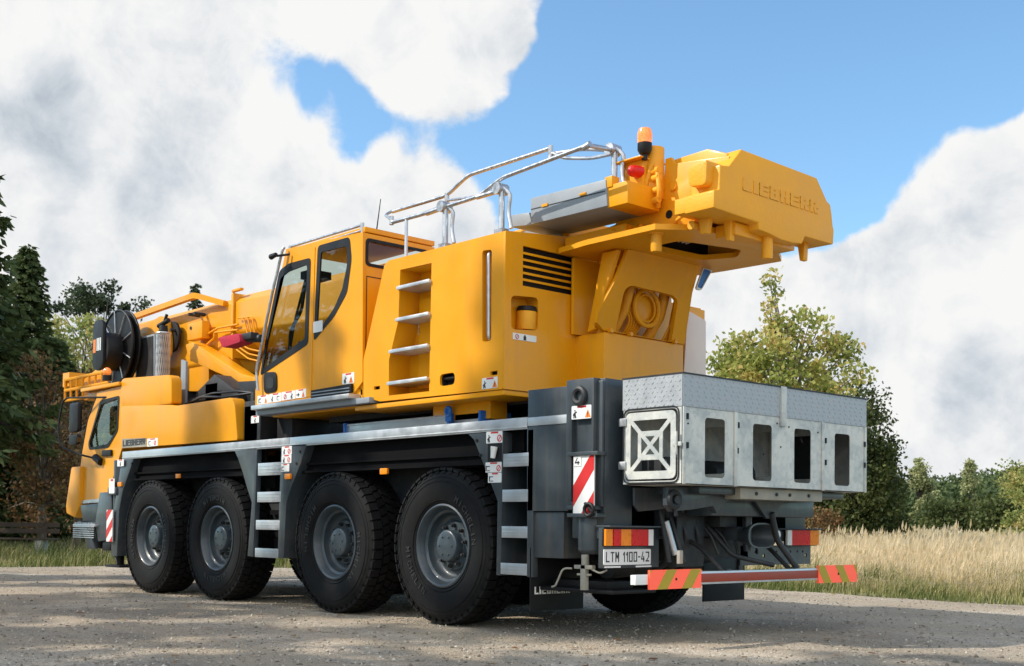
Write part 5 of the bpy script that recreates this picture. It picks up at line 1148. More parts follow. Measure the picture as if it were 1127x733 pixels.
def gravelmat():
    m, nt, b = newmat('gravel'); L = nt.links.new; g = N(nt, 'ShaderNodeNewGeometry'); P = g.outputs['Position']
    def noise_(s, d=6, dist=0.):
        n = N(nt, 'ShaderNodeTexNoise'); n.inputs['Scale'].default_value = s; n.inputs['Detail'].default_value = d; n.inputs['Distortion'].default_value = dist; L(P, n.inputs['Vector']); return n.outputs[0]
    def vor(s):
        v = N(nt, 'ShaderNodeTexVoronoi'); v.inputs['Scale'].default_value = s; L(P, v.inputs['Vector']); return v
    v1, v2 = vor(34), vor(95)
    sp1 = N(nt, 'ShaderNodeSeparateColor'); L(v1.outputs['Color'], sp1.inputs[0]); sp2 = N(nt, 'ShaderNodeSeparateColor'); L(v2.outputs['Color'], sp2.inputs[0])
    r = N(nt, 'ShaderNodeValToRGB'); E = r.color_ramp.elements; E[0].position = 0; E[0].color = (.20, .17, .13, 1); E[1].position = 1; E[1].color = (.84, .73, .59, 1)
    e = E.new(.3); e.color = (.46, .385, .295, 1); e = E.new(.75); e.color = (.60, .51, .40, 1)
    mx = N(nt, 'ShaderNodeMath', operation='MULTIPLY'); mx.inputs[1].default_value = .45; L(sp1.outputs[0], mx.inputs[0])
    mx2 = N(nt, 'ShaderNodeMath', operation='MULTIPLY_ADD'); mx2.inputs[1].default_value = .55; L(sp2.outputs[0], mx2.inputs[0]); L(mx.outputs[0], mx2.inputs[2]); L(mx2.outputs[0], r.inputs[0])
    # wheel tracks and dusty patches
    w = noise_(.55, 7, .5); r2 = N(nt, 'ShaderNodeMapRange'); r2.inputs[1].default_value = .38; r2.inputs[2].default_value = .62; r2.inputs[3].default_value = .58; r2.inputs[4].default_value = 1.08; L(w, r2.inputs[0])
    tr = N(nt, 'ShaderNodeMapping'); tr.inputs['Scale'].default_value = (.22, 1.5, 1); L(P, tr.inputs['Vector']); nt_ = N(nt, 'ShaderNodeTexNoise'); nt_.inputs['Scale'].default_value = 1; nt_.inputs['Detail'].default_value = 6; L(tr.outputs[0], nt_.inputs['Vector'])
    r3 = N(nt, 'ShaderNodeMapRange'); r3.inputs[1].default_value = .42; r3.inputs[2].default_value = .58; r3.inputs[3].default_value = .05; r3.inputs[4].default_value = .8; L(nt_.outputs[0], r3.inputs[0])
    sc = N(nt, 'ShaderNodeVectorMath', operation='SCALE'); L(r.outputs[0], sc.inputs[0]); L(r2.outputs[0], sc.inputs[3])
    mix = N(nt, 'ShaderNodeMix', data_type='RGBA'); L(r3.outputs[0], mix.inputs[0]); L(sc.outputs[0], mix.inputs[6]); mix.inputs[7].default_value = (.46, .37, .265, 1)
    L(mix.outputs[2], b.inputs['Base Color']); b.inputs['Roughness'].default_value = .9; b.inputs['Specular IOR Level'].default_value = .2
    h = N(nt, 'ShaderNodeMath', operation='MULTIPLY_ADD'); h.inputs[1].default_value = -1.2; L(v1.outputs['Distance'], h.inputs[0]); L(v2.outputs['Distance'], h.inputs[2])
    h2 = N(nt, 'ShaderNodeMath', operation='MULTIPLY_ADD'); h2.inputs[1].default_value = 2.; L(noise_(5, 8), h2.inputs[0]); L(h.outputs[0], h2.inputs[2])
    bp = N(nt, 'ShaderNodeBump'); bp.inputs['Strength'].default_value = .8; bp.inputs['Distance'].default_value = .02; L(h2.outputs[0], bp.inputs['Height']); L(bp.outputs[0], b.inputs['Normal'])
    return m
M['gravel'] = gravelmat()
M['pebble'] = leafmat('pebbles', [(.13, .11, .085), (.33, .28, .22), (.56, .50, .41)], 0.)
def hills(X, Y):
    # low land, rising into a wooded ridge far to the north east
    d = np.hypot(X, Y); a = np.arctan2(Y, X)
    return -.02 + 0 * X + np.clip((d - 220) / 200, 0, 1) ** 1.5 * 9 * np.clip(np.sin((a - .9) * 1.2), 0, 1)
g = grid_sheet('ground', np.concatenate([np.linspace(-900, -60, 22), np.linspace(-50, 50, 41), np.linspace(60, 900, 22)]), np.concatenate([np.linspace(-900, -60, 22), np.linspace(-50, 50, 41), np.linspace(60, 900, 22)]), hills, 'turf'); tag(g, kind='structure')
edge = [(-60, -40), (-30, -8), (-17, .2), (-14.2, 1.4), (-14.0, 3.6), (-11.5, 6.2), (-8, 7.3), (-4, 7.6), (-1.7, 7.5), (1.75, 7.4), (5, 7.45), (12, 7.7), (30, 8.2), (60, 9)]
def edge_y(x):
    xs = [p[0] for p in edge]; return np.interp(x, xs, [p[1] for p in edge])
ef = []
for i in range(len(edge) - 1):
    for k in range(24):
        t = k / 24; x = edge[i][0] * (1 - t) + edge[i + 1][0] * t; y = edge[i][1] * (1 - t) + edge[i + 1][1] * t
        w = noise.noise(Vector((x * .9, y * .9, 0))) * .40 + noise.noise(Vector((x * 4, y * 4, 5))) * .07; ef.append((x + w * .4, y + w))
ef.append(edge[-1])
b = MB(); n = len(ef); far = [(x * 1.2, -60.) for x, y in ef]
b.add([(x, y, -.004) for x, y in ef] + [(x, y, -.004) for x, y in far], [(i, i + 1, n + i + 1, n + i) for i in range(n - 1)])
b.v = [(x, y, .0) for x, y, z in b.v]
gr = b.build('gravel_road', 'gravel', recalc=False); tag(gr, kind='structure')
def on_grass(x, y):
    px = np.array([p[0] for p in edge]); py = np.array([p[1] for p in edge])
    return y > np.interp(x, px, py) 

CAM = np.array([8.12, -6.568, .881]); VD = np.array([-math.sin(.831), math.cos(.831)]); VR = np.array([math.cos(.831), math.sin(.831)])
# loose stones on the gravel
def pebbles():
    n = 34000; d = 3.2 + 20 * rng.random(n) ** 1.4; u = (rng.random(n) * 1.1 - .55) * d
    P = CAM[:2] + d[:, None] * VD + u[:, None] * VR; keep = ~on_grass(P[:, 0], P[:, 1]); P = P[keep]; n = len(P)
    base = np.array([(1, 0, 0), (0, 1, 0), (-1, 0, 0), (0, -1, 0), (0, 0, 1), (0, 0, -1)], float)
    s = (.004 + .013 * rng.random(n) ** 3) ; sh = .6 + .8 * rng.random((n, 3)); an = rng.random(n) * 6.28
    v = base[None] * (s[:, None, None] * sh[:, None, :]); v *= (1 + .25 * rng.standard_normal(v.shape)); v[:, :, 2] *= .7
    c, s_ = np.cos(an)[:, None], np.sin(an)[:, None]; x = v[:, :, 0] * c - v[:, :, 1] * s_; y = v[:, :, 0] * s_ + v[:, :, 1] * c
    v = np.stack([x + P[:, 0:1], y + P[:, 1:2], v[:, :, 2] + .003], -1).reshape(-1, 3)
    t = np.array([(0, 1, 4), (1, 2, 4), (2, 3, 4), (3, 0, 4), (1, 0, 5), (2, 1, 5), (3, 2, 5), (0, 3, 5)])
    q = (np.arange(n)[:, None, None] * 6 + t[None]).reshape(-1, 3)
    o = arr_mesh('gravel', v, q, 'pebble', tint=np.repeat(rng.random(n), 8)); tag(o, 'loose small grey and beige stones lying on the gravel road', 'gravel', kind='stuff')
pebbles()
M['dead_leaf'] = leafmat('dead leaves', [(.12, .05, .02), (.26, .12, .04), (.3, .2, .08)], .2)
def fallen():
    n = 260; d = 4 + 14 * rng.random(n); u = (rng.random(n) * 1. - .55) * d; P = CAM[:2] + d[:, None] * VD + u[:, None] * VR; P = P[~on_grass(P[:, 0], P[:, 1])]; n = len(P)
    s = .018 + .03 * rng.random(n); a = rng.random(n) * 6.28; V = []
    for i in range(4):
        r = s * (1 if i % 2 == 0 else .6); V.append(np.stack([P[:, 0] + r * np.cos(a + i * PI / 2), P[:, 1] + r * np.sin(a + i * PI / 2), .008 + .014 * rng.random(n)], -1))
    v = np.stack(V, 1).reshape(-1, 3); q = np.arange(n * 4).reshape(n, 4); o = arr_mesh('fallen_leaves', v, q, 'dead_leaf', tint=rng.random(n)); tag(o, 'brown fallen leaves scattered over the gravel road', 'leaves', kind='stuff')
fallen()

# ------------------------------------------------------------------ grass
M['dry_grass'] = leafmat('dry grass', [(.17, .17, .05), (.48, .38, .19), (.74, .60, .37), (.84, .71, .50)], .4)
M['green_grass'] = leafmat('green grass', [(.05, .080, .015), (.12, .15, .035), (.26, .26, .08), (.52, .44, .23)], .35)
def blades(name, P, h, w, mname, tint, label, cat, lean=.35):
    n = len(P); a = rng.random(n) * 6.28; dx, dy = np.cos(a), np.sin(a); la = rng.random(n) * 6.28; l = lean * h * (.3 + rng.random(n)); lx, ly = np.cos(la) * l * .6 + .25 * l, np.sin(la) * l * .6 + .3 * l
    V = []
    for t, wf in ((0, 1.), (.5, .8), (.85, .45)):
        cx = P[:, 0] + lx * t * t; cy = P[:, 1] + ly * t * t; cz = P[:, 2] + h * t * (1 - .12 * t)
        for s in (-1, 1): V.append(np.stack([cx + s * dx * w * wf / 2, cy + s * dy * w * wf / 2, cz], -1))
    V.append(np.stack([P[:, 0] + lx + dx * w * .15, P[:, 1] + ly + dy * w * .15, P[:, 2] + h * .9], -1)); V.append(np.stack([P[:, 0] + lx - dx * w * .15, P[:, 1] + ly - dy * w * .15, P[:, 2] + h * .9], -1))
    v = np.stack(V, 1).reshape(-1, 3); t = np.array([(0, 1, 3, 2), (2, 3, 5, 4), (4, 5, 6, 7)]); q = (np.arange(n)[:, None, None] * 8 + t[None]).reshape(-1, 4)
    o = arr_mesh(name, v, q, mname, tint=np.repeat(tint, 3)); tag(o, label, cat, kind='stuff'); return o
def scatter(n, d0, d1, u0, u1, power=1.):
    d = d0 * (d1 / d0) ** (rng.random(n) ** power); u = (u0 + (u1 - u0) * rng.random(n)) * d
    return CAM[:2] + d[:, None] * VD + u[:, None] * VR, d
def fld(x, y, s=.35, o=0.): return np.array([noise.noise(Vector((a * s + o, b_ * s, o))) for a, b_ in zip(x, y)])
def ground_z(P): return hills(P[:, 0], P[:, 1])
# tall dry grass on the right hand field
P, d = scatter(150000, 13, 75, .12, .56); dist = P[:, 1] - edge_y(P[:, 0]); nz = fld(P[:, 0], P[:, 1], .5)
k = (dist > 1.3 + 1.6 * nz) ; P, d, dist, nz = P[k], d[k], dist[k], nz[k]
nz2 = fld(P[:, 0], P[:, 1], 1.7, 21); h = (.22 + .44 * np.clip((dist - 1.4) / 3.5, 0, 1)) * (.6 + .6 * rng.random(len(P))) * (1 + .5 * nz + .35 * nz2)
blades('dry_grass', np.c_[P, ground_z(P)], h, .007 * (d / 15) * (.8 + .6 * rng.random(len(P))), 'dry_grass', np.clip(.72 + .22 * rng.standard_normal(len(P)) + .35 * nz - .35 * np.clip(1 - (dist - 1.5) / 2.0, 0, 1), 0, 1), 'tall pale straw coloured grass on the field at the right', 'dry grass')
# seed heads
k = rng.random(len(P)) < .10; Q = P[k]; hh = h[k] * 1.04; n = len(Q); dd = d[k]
V = []; wv = .010 * dd / 15
for i, (zz, ww) in enumerate(((0, .2), (.4, 1), (1, .1))):
    ax = hh * .16; 
    for s in (-1, 1): V.append(np.stack([Q[:, 0] + .35 * hh * .6 + s * wv * ww + zz * .02, Q[:, 1] + .2 * hh + s * wv * ww * .6, ground_z(Q) + hh * .84 + zz * ax], -1))
v = np.stack(V, 1).reshape(-1, 3); t = np.array([(0, 1, 3, 2), (2, 3, 5, 4)]); q = (np.arange(n)[:, None, None] * 6 + t[None]).reshape(-1, 4)
o = arr_mesh('grass_seed_heads', v, q, 'dry_grass', tint=np.repeat(.45 + .4 * rng.random(n), 2)); tag(o, 'feathery seed heads standing above the tall dry grass', 'seed heads', kind='stuff')
# short green grass on the verges
P, d = scatter(230000, 11, 60, -.6, .56, 1.3); dist = P[:, 1] - edge_y(P[:, 0]); nz = fld(P[:, 0], P[:, 1], .8, 3)
k = on_grass(P[:, 0], P[:, 1]) & (dist + .25 * rng.random(len(P)) > .12 - .25 * nz) & ((dist < 4.5) | (P[:, 0] < -6)); P, d, dist, nz = P[k], d[k], dist[k], nz[k]
h = (.05 + .22 * np.clip(dist / 2.0, 0, 1)) * (.4 + 1.1 * rng.random(len(P))) * (.9 + 1.1 * nz)
blades('green_grass', np.c_[P, ground_z(P)], np.clip(h, .03, 1), .009 * (d / 14), 'green_grass', np.clip(.55 + .3 * rng.standard_normal(len(P)) - .6 * nz, 0, 1), 'short green grass on the verge along the gravel', 'grass', .6)
# drier knee high grass on the left meadow
P, d = scatter(60000, 21, 70, -.56, -.1, 1.); dist = P[:, 1] - edge_y(P[:, 0]); nz = fld(P[:, 0], P[:, 1], .3, 9)
k = on_grass(P[:, 0], P[:, 1]) & (d > 27 + 5 * nz); P, d, nz = P[k], d[k], nz[k]
blades('meadow_grass', np.c_[P, ground_z(P)], (.16 + .22 * rng.random(len(P))) * (1 + .8 * nz), .006 * (d / 15), 'dry_grass', np.clip(.25 + .3 * rng.random(len(P)) + .2 * nz, 0, 1), 'half dry meadow grass in front of the dark wood at the left', 'meadow grass')

# ------------------------------------------------------------------ trees
M['spruce'] = leafmat('spruce needles', [(.035, .055, .018), (.075, .105, .034), (.14, .17, .06)], .3)
M['pine'] = leafmat('pine needles', [(.03, .05, .025), (.06, .085, .04), (.10, .12, .06)], .2)
M['leaf_dark'] = leafmat('dark leaves', [(.035, .052, .014), (.07, .092, .025), (.13, .145, .045)], .35)
M['leaf_light'] = leafmat('pale autumn leaves', [(.14, .19, .05), (.27, .31, .09), (.44, .42, .14), (.52, .40, .15)], .45)
M['leaf_maple'] = leafmat('maple leaves', [(.16, .20, .04), (.34, .37, .09), (.56, .52, .16), (.62, .44, .15)], .5)
M['leaf_brown'] = leafmat('brown autumn leaves', [(.08, .05, .02), (.19, .10, .04), (.27, .16, .065), (.14, .14, .05)], .35)
M['leaf_mid'] = leafmat('mid green leaves', [(.06, .085, .02), (.12, .15, .04), (.21, .22, .07)], .35)
M['leaf_poplar'] = leafmat('poplar leaves', [(.20, .23, .10), (.36, .37, .17), (.52, .50, .26)], .4)
def card_arrays(C, D, L_, W_):
    """elongated quads at C along D (unit), length L_, width W_"""
    n = len(C); r = rng.standard_normal((n, 3)); S = np.cross(D, r); S /= np.linalg.norm(S, axis=1)[:, None] + 1e-9
    L_, W_ = np.asarray(L_).reshape(-1, 1), np.asarray(W_).reshape(-1, 1)
    v = np.stack([C, C + D * L_ * .5 + S * W_ * .5, C + D * L_, C + D * L_ * .5 - S * W_ * .5], 1); return v.reshape(-1, 3)
def trunk_mb(x, y, z, h, r, lean=(0, 0), limbs=()):
    b = MB(); b.tube([(x, y, z - .1), (x + lean[0] * .3, y + lean[1] * .3, z + h * .33), (x + lean[0] * .8, y + lean[1] * .8, z + h * .7), (x + lean[0], y + lean[1], z + h)], [r * 1.25, r * .8, r * .45, r * .1], 8)
    for p0, p1, rr in limbs:
        m = (Vector(p0) + Vector(p1)) / 2 + Vector((0, 0, .12 * (Vector(p1) - Vector(p0)).length)); b.tube([p0, tuple(m), p1], [rr, rr * .7, rr * .2], 5)
    return b
def mk_tree(name, label, cat, x, y, z, group=None):
    o = empty(name, (x, y, z)); tag(o, label, cat, group); return o
def place_children(root):
    for c in root.children: c.location = (-root.location.x, -root.location.y, -root.location.z)
def spruce(label, x, y, z, h, r, m='spruce', n=170, card=.42, group=None, bare=.06, cat='spruce tree', name='spruce_tree'):
    root = mk_tree(name, label, cat, x, y, z, group); Cs, Ds, Ls, Ws, T = [], [], [], [], []; limbs = []
    for i in range(n):
        t = bare + (1 - bare) * (i / n) ** .9; zz = z + h * t; L0 = r * (1 - t) ** .8 * (.65 + .5 * rng.random()) + .12; a = i * 2.4 + rng.random() * .6
        out = np.array([math.cos(a), math.sin(a), 0]); k = int(8 + L0 * 13)
        s = rng.random(k) ** .8; droop = -.30 * L0 * s ** 1.3 + .12 * L0 * s ** 4
        C = np.array([x, y, zz]) + out * (s * L0)[:, None] + np.stack([0 * s, 0 * s, droop], -1)
        tip = np.array([x, y, zz]) + out * L0 + np.array([0, 0, -.2 * L0]); 
        if L0 > .5: limbs.append(((x, y, zz), tuple(np.array([x, y, zz]) + out * L0 * .8 + np.array([0, 0, -.17 * L0])), .03 * L0 / 2 + .012))
        side = np.array([-out[1], out[0], 0]); sg = np.sign(rng.random(k) - .5)
        for rep in range(3):
            D = out * .7 + side[None] * (sg * (.4 + .7 * rng.random(k)))[:, None] + np.stack([0 * s, 0 * s, -.25 - .5 * rng.random(k)], -1) + .25 * rng.standard_normal((k, 3)); D /= np.linalg.norm(D, axis=1)[:, None]
            Cs.append(C + .05 * rng.standard_normal((k, 3))); Ds.append(D); Ls.append(card * (.5 + .7 * rng.random(k)) * (.55 + .45 * (1 - t))); Ws.append(np.full(k, card * .30)); T.append(rng.random(k) * .6 + .4 * rng.random()); sg = -sg
    C, D, L_, W_ = map(np.concatenate, (Cs, Ds, Ls, Ws)); T = np.concatenate(T)
    v = card_arrays(C, D, L_, W_); q = np.arange(len(v)).reshape(-1, 4); arr_mesh('crown', v, q, m, root, tint=T)
    trunk_mb(x, y, z, h, .018 * h + .04, limbs=limbs).build('trunk', 'bark', root, recalc=False); place_children(root); return root
def broad(label, x, y, z, h, rx, rz, m, leaf=.12, clumps=60, per=160, cr=.5, trunk='bark', group=None, cat='tree', name='broadleaf_tree', base=None, tr=None, shoot=None, squash=1., sparse=0.):
    root = mk_tree(name, label, cat, x, y, z, group); cz = z + h - rz if base is None else z + base
    Cs, T, limbs = [], [], []
    pos = []
    for i in range(clumps):
        for _ in range(30):
            p = rng.standard_normal(3); p /= np.linalg.norm(p); p *= (.35 + .65 * rng.random() ** .45); q = np.array([x + p[0] * rx, y + p[1] * rx * squash, cz + p[2] * rz])
            lump = noise.noise(Vector(q * .55)) 
            if lump > -.25 + sparse and q[2] > z + .12: break
        pos.append(q)
    if shoot:
        for (sx, sy, sz, r_) in shoot: pos.append(np.array([sx, sy, sz]))
    for i, q in enumerate(pos):
        sc = cr * (.55 + .8 * rng.random()); k = int(per * (.6 + .8 * rng.random()))
        if shoot and i >= clumps: sc = shoot[i - clumps][3]; k = int(per * .35)
        g = rng.standard_normal((k, 3)); g /= (np.linalg.norm(g, axis=1)[:, None] + 1e-9); g *= (rng.random(k) ** .5)[:, None] * sc; g[:, 2] *= .72
        C = q + g + .03 * rng.standard_normal((k, 3)); Cs.append(C); T.append(np.clip(.5 + .32 * (rng.random() - .5) * 2 + .22 * rng.standard_normal(k), 0, 1))
        b0 = (x, y, z + max(.25 * h, min(.75 * h, (q[2] - z) * .6))); limbs.append((b0, tuple(q), .012 * h * .35 + .008))
    C = np.concatenate(Cs); T = np.concatenate(T); n = len(C); D = rng.standard_normal((n, 3)); D /= np.linalg.norm(D, axis=1)[:, None]
    v = card_arrays(C, D, leaf * (.7 + .7 * rng.random(n)), leaf * (.55 + .4 * rng.random(n))); arr_mesh('crown', v, np.arange(len(v)).reshape(-1, 4), m, root, tint=T)
    trunk_mb(x, y, z, h * .86, tr or (.016 * h + .03), limbs=limbs).build('trunk', trunk, root, recalc=False); place_children(root); return root
def at_px(col, d, row):
    # image pixel (col, row) at a chosen depth d, to a world point
    a, b_ = col - 563.5, row - 577.27; c, s = math.cos(.011), math.sin(.011); u = c * a + s * b_; v = -s * a + c * b_ + 1320.16 * math.tan(.023)
    h = 1320.16 * math.cos(.023) + v * math.sin(.023); z = 1320.16 * math.sin(.023) - v * math.cos(.023)
    P = CAM[:2] + d * VD + u / h * d * VR; return float(P[0]), float(P[1]), float(CAM[2] + z / h * d)
# left wood
F = 'trees of the wood at the left'
(x, y, zt) = ([(-19.48,1.761,10.818)])[0]; spruce('tall dark spruce mostly outside the left edge, its branch tips reaching in at the top', x, y, 0, zt, 2.9, bare=.25, n=230, group=F)
(x, y, zt) = ([(-28.388,6.835,9.083)])[0]; spruce('dark green spruce with a pointed top left of the bushy pale tree', x, y, 0, zt, 2.1, n=210, group=F)
(x, y, zt) = ([(-23.976,4.252,7.27)])[0]; spruce('shaded spruce at the left picture edge under the tallest branches', x, y, 0, zt, 1.9, n=190, bare=.2, group=F)
(x, y, zt) = ([(-29.753,8.305,6.647)])[0]; spruce('smaller dark spruce between the pointed spruce and the brown shrub', x, y, 0, zt, 2.0, n=160, group=F)
(x, y, zt) = ([(-40.958,13.829,9.511)])[0]; broad('pale yellow green tree rising behind the crane reel at the left', x, y, 0, zt, 2.9, 3.2, 'leaf_light', .17, 60, 150, .75, group=F)
(x, y, zt) = ([(-45.803,17.421,9.666)])[0]; broad('pale green tree half hidden behind the black hose reel', x, y, 0, zt, 2.6, 3.0, 'leaf_light', .17, 45, 140, .75, group=F)
(x, y, zt) = ([(-55.974,21.111,13.947)])[0]; broad('thin topped pine showing against the clouds above the reel', x, y, 0, zt, 2.3, 1.4, 'pine', .20, 20, 150, .6, group=F, cat='pine tree', name='pine_tree', sparse=.1)
(x, y, zt) = ([(-56.197,26.8,14.799)])[0]; spruce('tip of a distant conifer peeping over the crane boom', x, y, 0, zt, 1.6, m='pine', n=140, group=F, cat='conifer', name='conifer_tree')
(x, y, zt) = ([(-19.955,4.207,4.85)])[0]; broad('red brown autumn shrub in front of the dark spruces', x, y, 0, zt, 1.5, 2.1, 'leaf_brown', .10, 55, 95, .42, group=F, cat='shrub', name='autumn_shrub', trunk='bark_pale', sparse=.05)
(x, y, zt) = ([(-21.366,5.627,4.343)])[0]; broad('thin brown shrub with bare pale stems next to the driver cab', x, y, 0, zt, 1.1, 1.9, 'leaf_brown', .09, 40, 80, .4, group=F, cat='shrub', name='autumn_shrub', trunk='bark_pale', sparse=.05)
for px, d, top, lab in ((-40, 34, 400, 'outermost dark bush at the foot of the wood, at the left picture edge'), (10, 37, 420, 'dark bush at the foot of the wood behind the bench'), (60, 39, 440, 'dark bush at the foot of the wood below the small spruce'), (105, 40, 440, 'dark bush at the foot of the wood behind the driver cab'), (150, 44, 470, 'dark bush at the foot of the wood hidden behind the cab steps'), (210, 47, 520, 'low dark bush seen under the crane between the front wheels'), (300, 50, 530, 'low dark bush seen under the crane behind the middle ladder')):
    (x, y, zt) = [at_px(px, d, top)][0]
    broad(lab, x, y, 0, zt, 2.0, zt * .55, 'leaf_dark', .16, 60, 150, .7, group='dark bushes at the foot of the wood', cat='bush', name='dark_bush', base=zt * .42)
# the wood goes on along the left side of the road; its shade falls over the gravel and the lower half of the crane
src = spruce('tall spruce of the wood beside the road, left of the picture', -19, -12.5, 0, 16.5, 2.9, n=125, group='spruces of the wood beside the road, left of the picture')
for i in range(10):
    c = copy_tree(src); c.location = (-23 + i * 2.0 + 1.0 * math.sin(i * 2.3), -12.5 - 2.0 * (i % 3) - .8 * math.cos(i * 1.7), 0); c.rotation_euler = (0, 0, i * 1.3); q = .86 + .28 * ((i * 37) % 10) / 10; c.scale = (q, q, q)
# right hand trees
RG = 'trees behind the field at the right'
(x, y, zt) = ([(-5.308,12.838,4.878)])[0]; s_ = [(*q, .20) for q in [(-5.542,12.581,4.523),(-5.566,12.554,4.733),(-5.52,12.605,4.979),(-5.58,12.539,5.189),(-5.51,12.616,5.401),(-5.558,12.563,5.576),(-5.535,12.589,5.735),(-5.12,13.044,5.004),(-4.872,13.316,4.885),(-4.67,13.537,4.537),(-5.801,12.297,4.519)]]
broad('yellow green maple in autumn leaf standing right behind the basket', x, y, 0, zt, 1.4, 1.2, 'leaf_maple', .095, 95, 110, .36, group=RG, cat='maple tree', name='maple_tree', shoot=s_, trunk='bark_pale')
(x, y, zt) = ([(-6.857,14.107,4.532)])[0]; broad('olive tree of smaller leaves at the left of the maple', x, y, 0, zt, .85, 1.5, 'leaf_mid', .08, 50, 140, .38, group=RG)
(x, y, zt) = ([(-9.923,22.615,4.875)])[0]; broad('tall dark green tree right of the maple, above the basket end', x, y, 0, zt, 1.3, 2.4, 'leaf_dark', .11, 110, 150, .5, group=RG)
(x, y, zt) = ([(-12.204,24.567,3.913)])[0]; broad('dark rounded tree directly behind the basket', x, y, 0, zt, 1.9, 2.0, 'leaf_mid', .11, 80, 150, .5, group=RG)
(x, y, zt) = ([(-10.652,24.783,3.047)])[0]; broad('dark low spreading tree between the basket and the pale poplar', x, y, 0, zt, .8, 1.4, 'leaf_dark', .10, 70, 150, .42, group=RG)
(x, y, zt) = ([(-10.634,23.319,2.074)])[0]; broad('bushy dark hedge plant at the edge of the dry grass', x, y, 0, zt, 1.9, 1.0, 'leaf_dark', .09, 70, 140, .38, group=RG, cat='bush', name='dark_bush')
(x, y, zt) = ([(-8.932,19.25,1.47)])[0]; broad('small reddish bush in the dry grass below the basket', x, y, 0, zt, .8, .7, 'leaf_brown', .07, 30, 100, .25, group=RG, cat='bush', name='autumn_shrub')
(x, y, zt) = ([(-30.111,62.798,5.213)])[0]; broad('pale yellow poplar, the wider one right of the dark tree', x, y, 0, zt, .62, 2.6, 'leaf_poplar', .17, 60, 110, .40, group=RG, cat='poplar tree', name='poplar_tree')
(x, y, zt) = ([(-32.125,68.009,3.751)])[0]; broad('short pale poplar leaning against the wider one', x, y, 0, zt, .3, 1.7, 'leaf_poplar', .15, 20, 80, .3, group=RG, cat='poplar tree', name='poplar_tree')
(x, y, zt) = ([(-37.636,84.222,6.629)])[0]; broad('slim pale poplar standing alone above the far green trees', x, y, 0, zt, .5, 3.4, 'leaf_poplar', .2, 44, 100, .42, group=RG, cat='poplar tree', name='poplar_tree')
GREEN = ((1034, 70, 562, 2.0, 'leftmost of the dark green trees below the wooded ridge'), (1054, 66, 554, 2.0, 'round green tree below the slim poplar'), (1082, 72, 549, 2.1, 'dark green tree right below the slim poplar'), (1104, 64, 551, 1.9, 'brownish green tree left of the yellowish edge tree'), (1000, 80, 566, 1.6, 'dark green tree at the foot of the wider poplar'), (1140, 75, 536, 2.4, 'dark green tree at the right picture edge behind the yellowish tree'))
for px, d, top, r_, lab in GREEN:
    x, y, zt = at_px(px, d, top); broad(lab, x, y, 0, zt, r_, zt * .55, 'leaf_dark' if px != 1100 else 'leaf_mid', .2, 60, 140, .8, group='green trees below the far ridge', base=zt * .45)
x, y, zt = at_px(1146, 42, 487); broad('feathery yellow green tree at the right picture edge', x, y, 0, zt, 1.3, 1.9, 'leaf_light', .11, 55, 110, .45, group=RG, sparse=.05)
x, y, zt = at_px(1138, 36, 552); broad('low yellow green bush at the right picture edge in the dry grass', x, y, 0, zt, 1.0, 1.0, 'leaf_light', .09, 40, 110, .35, group=RG, cat='bush', name='pale_bush')
# far wooded ridge
def far_wood():
    Cs, Ds, Ls, Ws, T = [], [], [], [], []
    for i in range(1500):
        px = 985 + 375 * rng.random(); d = 230 + 130 * rng.random() ** .8; 
        x, y, zt = at_px(px, d, 0); 
        x, y = x, y; rid = 522 - 12 * min(1, max(0, (px - 1010) / 100)) + 10 * (360 - d) / 130
        _, _, zt = at_px(px, d, rid + rng.random() * 7); h = 11 + 5 * rng.random(); z0 = zt - h; k = 20
        t = rng.random(k); r = 2.3 * (1 - t) + .2; a = rng.random(k) * 6.28
        Cs.append(np.stack([x + r * np.cos(a) * .5, y + r * np.sin(a) * .5, z0 + h * t], -1)); D = np.stack([np.cos(a), np.sin(a), -.9 + 0 * a], -1); Ds.append(D / np.linalg.norm(D, axis=1)[:, None]); Ls.append(r * 1.0 + .6); Ws.append(r * .8 + .5); T.append(np.clip(rng.random() * .8 + .1 * rng.random(k), 0, 1))
    C, D, L_, W_ = map(np.concatenate, (Cs, Ds, Ls, Ws)); v = card_arrays(C, D, L_, W_)
    o = arr_mesh('far_wood', v, np.arange(len(v)).reshape(-1, 4), 'spruce', tint=np.concatenate(T)); tag(o, 'dark conifer wood on the far ridge at the right horizon', 'wood', kind='stuff')
far_wood()
# bench at the left edge
x, y, zt = at_px(12, 27, 566)
bn = empty('park_bench', (x, y, 0)); tag(bn, 'weathered dark plank bench on pale stone feet at the left edge of the wood', 'bench')
ang = .83
def rot(px_, py_, pz_): return (px_ * math.cos(ang) - py_ * math.sin(ang), px_ * math.sin(ang) + py_ * math.cos(ang), pz_)
b = MB(); [b.box(-1., 1., -.22 + .15 * k, -.09 + .15 * k, .42, .46) for k in range(3)]; b.xf(rot); b.build('seat', 'wood', bn, bevel=.004)
b = MB(); [b.box(-1., 1., .24, .28, .56 + .14 * k, .67 + .14 * k) for k in range(2)]; b.xf(rot); b.build('backrest', 'wood', bn, bevel=.004)
for s in (-.7, .7):
    b = MB(); b.box(s - .08, s + .08, -.2, .22, 0, .415); b.xf(rot); b.build('leg', 'stone', bn, bevel=.02)
    b = MB(); b.box(s - .03, s + .03, .225, .2395, .3, .84); b.xf(rot); b.build('back_support', 'wood', bn)

